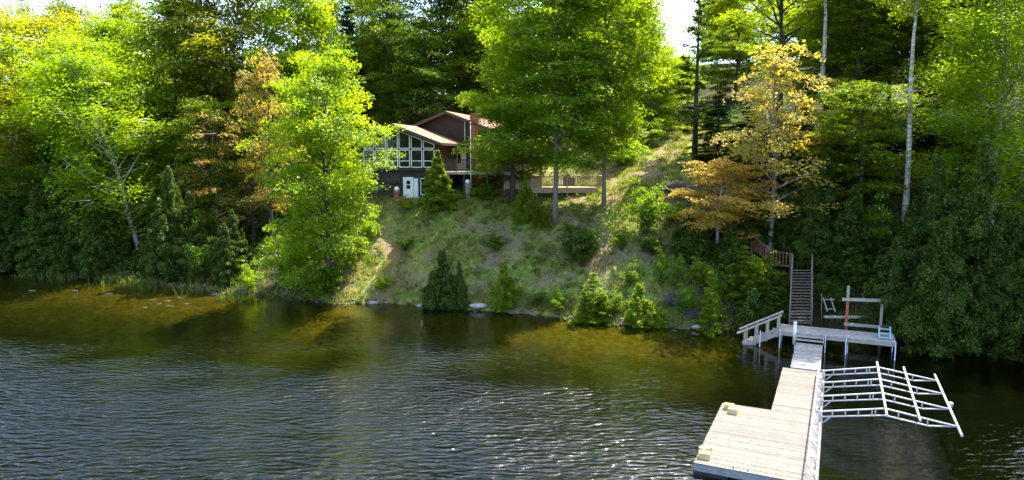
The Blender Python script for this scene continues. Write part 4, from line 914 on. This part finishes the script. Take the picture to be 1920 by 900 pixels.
# hillside stairs
A = atz(1480, 604, 1.0); B = atz(1521, 604, 1.0); A2 = at(1485, 504, 46.4); B2 = at(1522, 504, 46.2)
t = thing('hillside_stairs', A, 'long weathered wooden staircase climbing the bank from the platform', 'stairs')
for a_, b_ in ((A, A2), (B, B2)):
    x_ = MB(); x_.beam(a_-UP*.3, b_-UP*.15, .06, .26); x_.build('stringer', M_STAIR, t)
    x_ = MB(); q0 = a_+(b_-a_)*.20
    x_.beam(a_+UP*.05, a_+UP*1.25, .1, .1, DA); x_.beam(q0+UP*.75, b_+UP*.9, .09, .09); x_.beam(b_-UP*.3, b_+UP*1.0, .1, .1, DA); x_.beam(q0-UP*.2, q0+UP*.8, .1, .1, DA)
    x_.beam(a_+UP*1.15, q0+UP*.8, .06, .09)
    x_.build('handrail', M_STAIR, t)
for i in range(18):
    f_ = (i+.5)/18; a_ = A.lerp(A2, f_); b_ = B.lerp(B2, f_)
    x_ = MB(); x_.cur = random.uniform(.2, 1); x_.beam(a_, b_, .2, .045); x_.build('step', M_STAIR, t)
    if i in (0, 3):
        x_ = MB(); x_.cur = .4; x_.beam(a_-UP*.1+DA*.1, b_-UP*.1+DA*.1, .04, .26); x_.build('riser', M_STAIR, t)
# red railing above the stairs
pts = [at(1484, 476, 46.9), at(1447, 471, 47.3), at(1437, 462, 47.8), at(1410, 441, 49.5), at(1383, 424, 51.5)]
t = thing('stair_railing', pts[0], 'red brown baluster railing climbing left from the top of the stairs', 'railing')
for i in range(4):
    a_, b_ = pts[i], pts[i+1]
    x_ = MB(); x_.beam(a_, b_, .14, .06); x_.build('top_rail', M_RED, t)
    x_ = MB(); n_ = max(2, int((b_-a_).length/.2))
    for k in range(n_): c = a_.lerp(b_, (k+.5)/n_); x_.cur = random.random(); x_.beam(c-UP*.95, c-UP*.03, .06, .06, DA)
    x_.build('balusters', M_RED, t)
    x_ = MB(); x_.beam(a_-UP*.88, b_-UP*.88, .06, .1); x_.build('bottom_rail', M_RED, t)
for a_ in pts:
    x_ = MB(); x_.beam(a_-UP*1.9, a_+UP*.08, .11, .11, DA); x_.build('post', M_RED, t)
# post frame behind the platform
pl, pr_ = atz(1587, 606, 1.0), atz(1651, 612, 1.0)
t = thing('post_frame', pl, 'two timber posts with a grey cross beam standing behind the platform', 'frame')
x_ = MB(); x_.beam(pl-UP*1.2, pl+UP*1.55, .16, .16, DA); lp = x_.build('post', M_REDP, t)
x_ = MB(); x_.beam(pl+UP*1.55, pl+UP*2.4, .16, .16, DA); x_.build('post_top', M_WOOD, lp)
x_ = MB(); x_.beam(pr_-UP*1.2, pr_+UP*1.75, .15, .15, DA); x_.build('post', M_WOOD, t)
x_ = MB(); x_.beam(at(1579, 561, pl.y-.14), at(1662, 564, pr_.y-.14), .06, .2); x_.build('cross_beam', M_GREYW, t)
x_ = MB(); x_.beam(pl+Vector((-.3, -.3, .02)), pr_+Vector((.1, -.3, .02)), .3, .14); x_.build('sill_plank', M_WOOD, t)
x_ = MB(); x_.beam(atz(1545, 594, 1.35), atz(1645, 595, 1.35), .14, .14)
tag(x_.build('fallen_plank', M_WOOD), 'pale plank lying across the bank behind the post frame', 'plank')
# leaning wooden frame and thin stake
c0 = at(1556, 570, 44.0)
t = thing('wooden_frame', c0-UP*.5, 'small old wooden frame leaning in the undergrowth left of the posts', 'frame')
for dx in (-.22, .28):
    x_ = MB(); x_.beam(c0+Vector((dx+.1, 0, -.5)), c0+Vector((dx-.1, .3, .35)), .08, .08, DA); x_.build('upright', M_WOOD, t)
for dz in (-.35, .28):
    x_ = MB(); x_.beam(c0+Vector((-.3-dz*.1, .1, dz)), c0+Vector((.35-dz*.1, .1, dz)), .07, .07); x_.build('bar', M_WOOD, t)
c0 = at(1541, 592, 43.6); x_ = MB(); x_.tube([c0-UP*.6, c0+Vector((-.1, 0, 1.5))], .03, 6)
tag(x_.build('thin_stake', M_DRIFT), 'thin pale stake beside the leaning wooden frame', 'stake')
# blue ladder on the platform
t = thing('blue_ladder', dk_(20.3, 3.0, 1.0), 'pale blue dock ladder standing at the right end of the platform', 'ladder')
for q in (2.72, 3.3):
    x_ = MB(); x_.tube([dk_(19.5, q, 1.06), dk_(20.0, q, 1.28), dk_(20.5, q, 1.55), dk_(20.62, q, 1.53), dk_(20.66, q, 1.42)], .05, 8); x_.build('side_rail', M_BLUE, t)
for i in range(3):
    x_ = MB(); x_.box(dk_(19.62+i*.36, 3.01, 1.11+i*.17), (.56, .17, .05), AX); x_.build('rung', M_BLUE, t)
# blocks and cleats on the float
def block(s, q, rz, lb, z=.5):
    t = thing('wood_block', dk_(s, q, z), lb, 'wood block', 'lumber blocks on the float')
    ax = (Matrix.Rotation(rz, 3, 'Z') @ DP, Matrix.Rotation(rz, 3, 'Z') @ DA, UP)
    x = MB(); x.box(dk_(s, q, z+.115), (.40, .28, .225), ax); x.build('lumber', M_BLOCK, t)
    x = MB()
    for k in (-.14, .14): x.ball(dk_(s, q, z+.23)+ax[0]*k, .022, 6)
    x.build('bolt_head', M_STEEL, t)
def dpos(u, v, z=.5):
    p = atz(u, v, z)-E0; return p.dot(DA), p.dot(DP)
for u, v, rz, lb in ((1367, 767, .1, 'yellow lumber block nearest the far left corner of the float'), (1375, 775, -.1, 'yellow lumber block just in front of the far corner block'),
                     (1322, 849, .9, 'yellow lumber block behind its twin near the near left corner of the float'), (1321, 859, .1, 'yellow lumber block nearest the near left corner of the float')):
    s, q = dpos(u, v); block(s, q, rz, lb)
for u, v, lb in ((1377, 876, 'left small white cleat on the near edge of the float'), (1404, 881, 'right small white cleat on the near edge of the float')):
    s, q = dpos(u, v); s = max(s, -.38)
    t = thing('dock_cleat', dk_(s, q, .5), lb, 'cleat', 'cleats on the float')
    x_ = MB(); x_.box(dk_(s, q, .53), (.05, .10, .055), AX); x_.build('base', M_WHITE, t)
    x_ = MB(); x_.tube([dk_(s-.14, q, .60), dk_(s, q, .575), dk_(s+.14, q, .60)], [.018, .028, .018], 8); x_.build('horn', M_WHITE, t)
# aluminium boat canopy frame
t = thing('boat_canopy_frame', dk_(8, .5, .5), 'white aluminium boat canopy frame cantilevered from the dock over the water', 'canopy frame')
RG, EV = (2.25, 1.5), (4.7, 1.18)
def top_z(q): return 1.02 + (RG[1]-1.02)*q/RG[0] if q < RG[0] else RG[1] + (EV[1]-RG[1])*(q-RG[0])/(EV[0]-RG[0])
for s in (11.6, 9.6, 7.57, 5.54):
    x_ = MB()
    x_.tube([dk_(s, -.25, 1.0), dk_(s, 0, 1.02), dk_(s, RG[0], RG[1]), dk_(s, EV[0], EV[1])], .040, 6)
    x_.tube([dk_(s, -.05, .78), dk_(s, RG[0], RG[1]-.28), dk_(s, 3.75, top_z(3.75)-.26), dk_(s, EV[0], EV[1])], .036, 6)
    for q in (.38, .85, 1.32, 1.80, 1.92, 2.72, 3.72):
        bz = .78+(RG[1]-.28-.78)*q/RG[0] if q < RG[0] else (RG[1]-.28) + (top_z(3.75)-.26-RG[1]+.28)*(q-RG[0])/(3.75-RG[0])
        x_.tube([dk_(s, q, bz), dk_(s, q, top_z(q))], .028, 5)
    x_.build('truss_arm', M_ALU, t)
    x_ = MB(); x_.tube([dk_(s, .02, .52), dk_(s, .30, .82)], .03, 6); x_.build('brace', M_ALU, t)
    x_ = MB(); x_.tube([dk_(s, -.06, .5), dk_(s, -.06, 1.05)], .045, 6); x_.build('post', M_ALU, t)
for q, z, s0, s1 in ((RG[0], RG[1]+.08, 4.45, 12.2), (3.4, top_z(3.4)+.07, 4.9, 12.4), (EV[0], EV[1]+.03, 4.5, 12.5)):
    x_ = MB(); x_.tube([dk_(s0, q, z), dk_(s1, q, z)], .05, 8); x_.build('long_tube', M_ALU, t)
x_ = MB(); x_.tube([dk_(-.3, -.06, .56), dk_(12.2, -.06, .56)], .036, 8); x_.build('side_rail', M_ALU, t)
x_ = MB(); x_.tube([dk_(-.3, -.36, 1.08), dk_(12.6, -.28, 1.08)], .032, 8); x_.build('side_rail', M_ALU, t)
x_ = MB()
for i in range(10):
    s = -.2+i*1.24; x_.tube([dk_(s, -.06, .56), dk_(s, -.34, 1.08)], .020, 6); x_.tube([dk_(s, -.06, .56), dk_(s+.62, -.34, 1.08)], .015, 6); x_.tube([dk_(s+.62, -.34, 1.08), dk_(s+1.2, -.06, .56)], .015, 6)
x_.build('lattice', M_ALU, t)
x_ = MB()
for i in range(4): x_.box(dk_(.5+i*1.5, -.2, .515), (.32, .3, .02), AX)
x_.build('foot_plate', M_ALU, t)

# ------------------------------------------------------------------ rocks, logs, stray pieces
def rock(u, v, r, m_, lb, name='boulder', sc=(1, .8, .55)):
    p = ground(u, v); p.z = max(p.z, -.05)
    x = MB(); x.ball(p+UP*r*.12, r, 14, sc, .13); tag(x.build(name, m_), lb, 'rock')
rock(1268, 356, .9, M_RSTONE, 'large dark rusty boulder on the slope right of the garden deck', sc=(1, .7, .6))
rock(1298, 362, .8, M_RSTONE, 'dark boulder beside the large rusty boulder', sc=(1, .7, .7))
rock(900, 577, .85, M_WSTONE, 'flat white rock at the waterline below the bank', sc=(1, .5, .22))
rock(866, 576, .5, M_RSTONE, 'dark stone between waterline cedar and white rock', sc=(1, .6, .4))
rock(1312, 619, .55, M_WSTONE, 'pale rock at the waterline below the lilac flowers', sc=(1, .5, .3))
rock(790, 578, .4, M_STONE, 'grey stone at the waterline left of the cone cedar', sc=(1, .6, .4))
rock(700, 572, .5, M_STONE, 'grey stone on the shore below the sunlit patch', sc=(1, .6, .35))
for u0, v0, u1, v1, r, lb in ((-10, 486, 80, 478, .16, 'pale log jutting out at the far left shore'), (52, 499, 130, 497, .11, 'short grey log left in the row of driftwood'),
                              (70, 506, 175, 500, .09, 'long thin grey log in front of the driftwood row'), (150, 500, 245, 516, .09, 'grey log slanting down to the water'),
                              (165, 512, 185, 497, .05, 'short broken branch sticking up among the logs'), (88, 488, 95, 470, .05, 'broken stick leaning behind the driftwood logs')):
    a_, b_ = ground(u0, v0), ground(u1, v1); a_.z = max(a_.z, -.02)+.08; b_.z = max(b_.z, -.02)+.08
    x_ = MB(); mdl = a_.lerp(b_, .5)+Vector((0, .1, .05)); x_.tube([a_, mdl, b_], [r, r*.85, r*.5], 8)
    for k in range(2):
        c = a_.lerp(b_, random.uniform(.2, .8)); x_.tube([c, c+Vector((random.uniform(-.3, .3), random.uniform(-.2, .2), random.uniform(.2, .5)))], [r*.4, r*.15], 5)
    tag(x_.build('driftwood_log', M_DRIFT), lb, 'log', 'driftwood logs on the left shore')
for i, (u, v) in enumerate(((272, 577), (300, 570), (315, 564), (337, 558), (350, 570), (372, 578), (318, 574), (288, 562), (205, 551), (140, 545), (60, 545), (405, 552))):
    p = atz(u, v, 0.0); x_ = MB(); a_ = random.uniform(-.5, .5); ln = random.uniform(.25, .55)
    d = Vector((math.cos(a_), math.sin(a_), .05))*ln; x_.tube([p-d, p+Vector((0, 0, .02)), p+d*random.uniform(.5, 1)+UP*random.uniform(0, .04)], [.025, .045, .015], 6)
    tag(x_.build('driftwood_piece', M_DRIFT), 'bleached driftwood piece lying in the shallows off the reeds', 'driftwood', 'driftwood pieces in the shallows')
p = atz(790, 612, 0); x_ = MB(); x_.tube([p-UP*.6, p+Vector((.05, 0, .42))], [.05, .035], 7)
tag(x_.build('water_stake', M_DRIFT), 'short pale stake standing in the water below the cone cedar', 'stake')
p = atz(1782, 757, 0); x_ = MB(); x_.ball(p, .13, 10, (1, .8, .7))
tag(x_.build('buoy', M_WHITE), 'tiny white float on the dark water beyond the canopy frame', 'buoy')
S.cycles.use_denoising = True
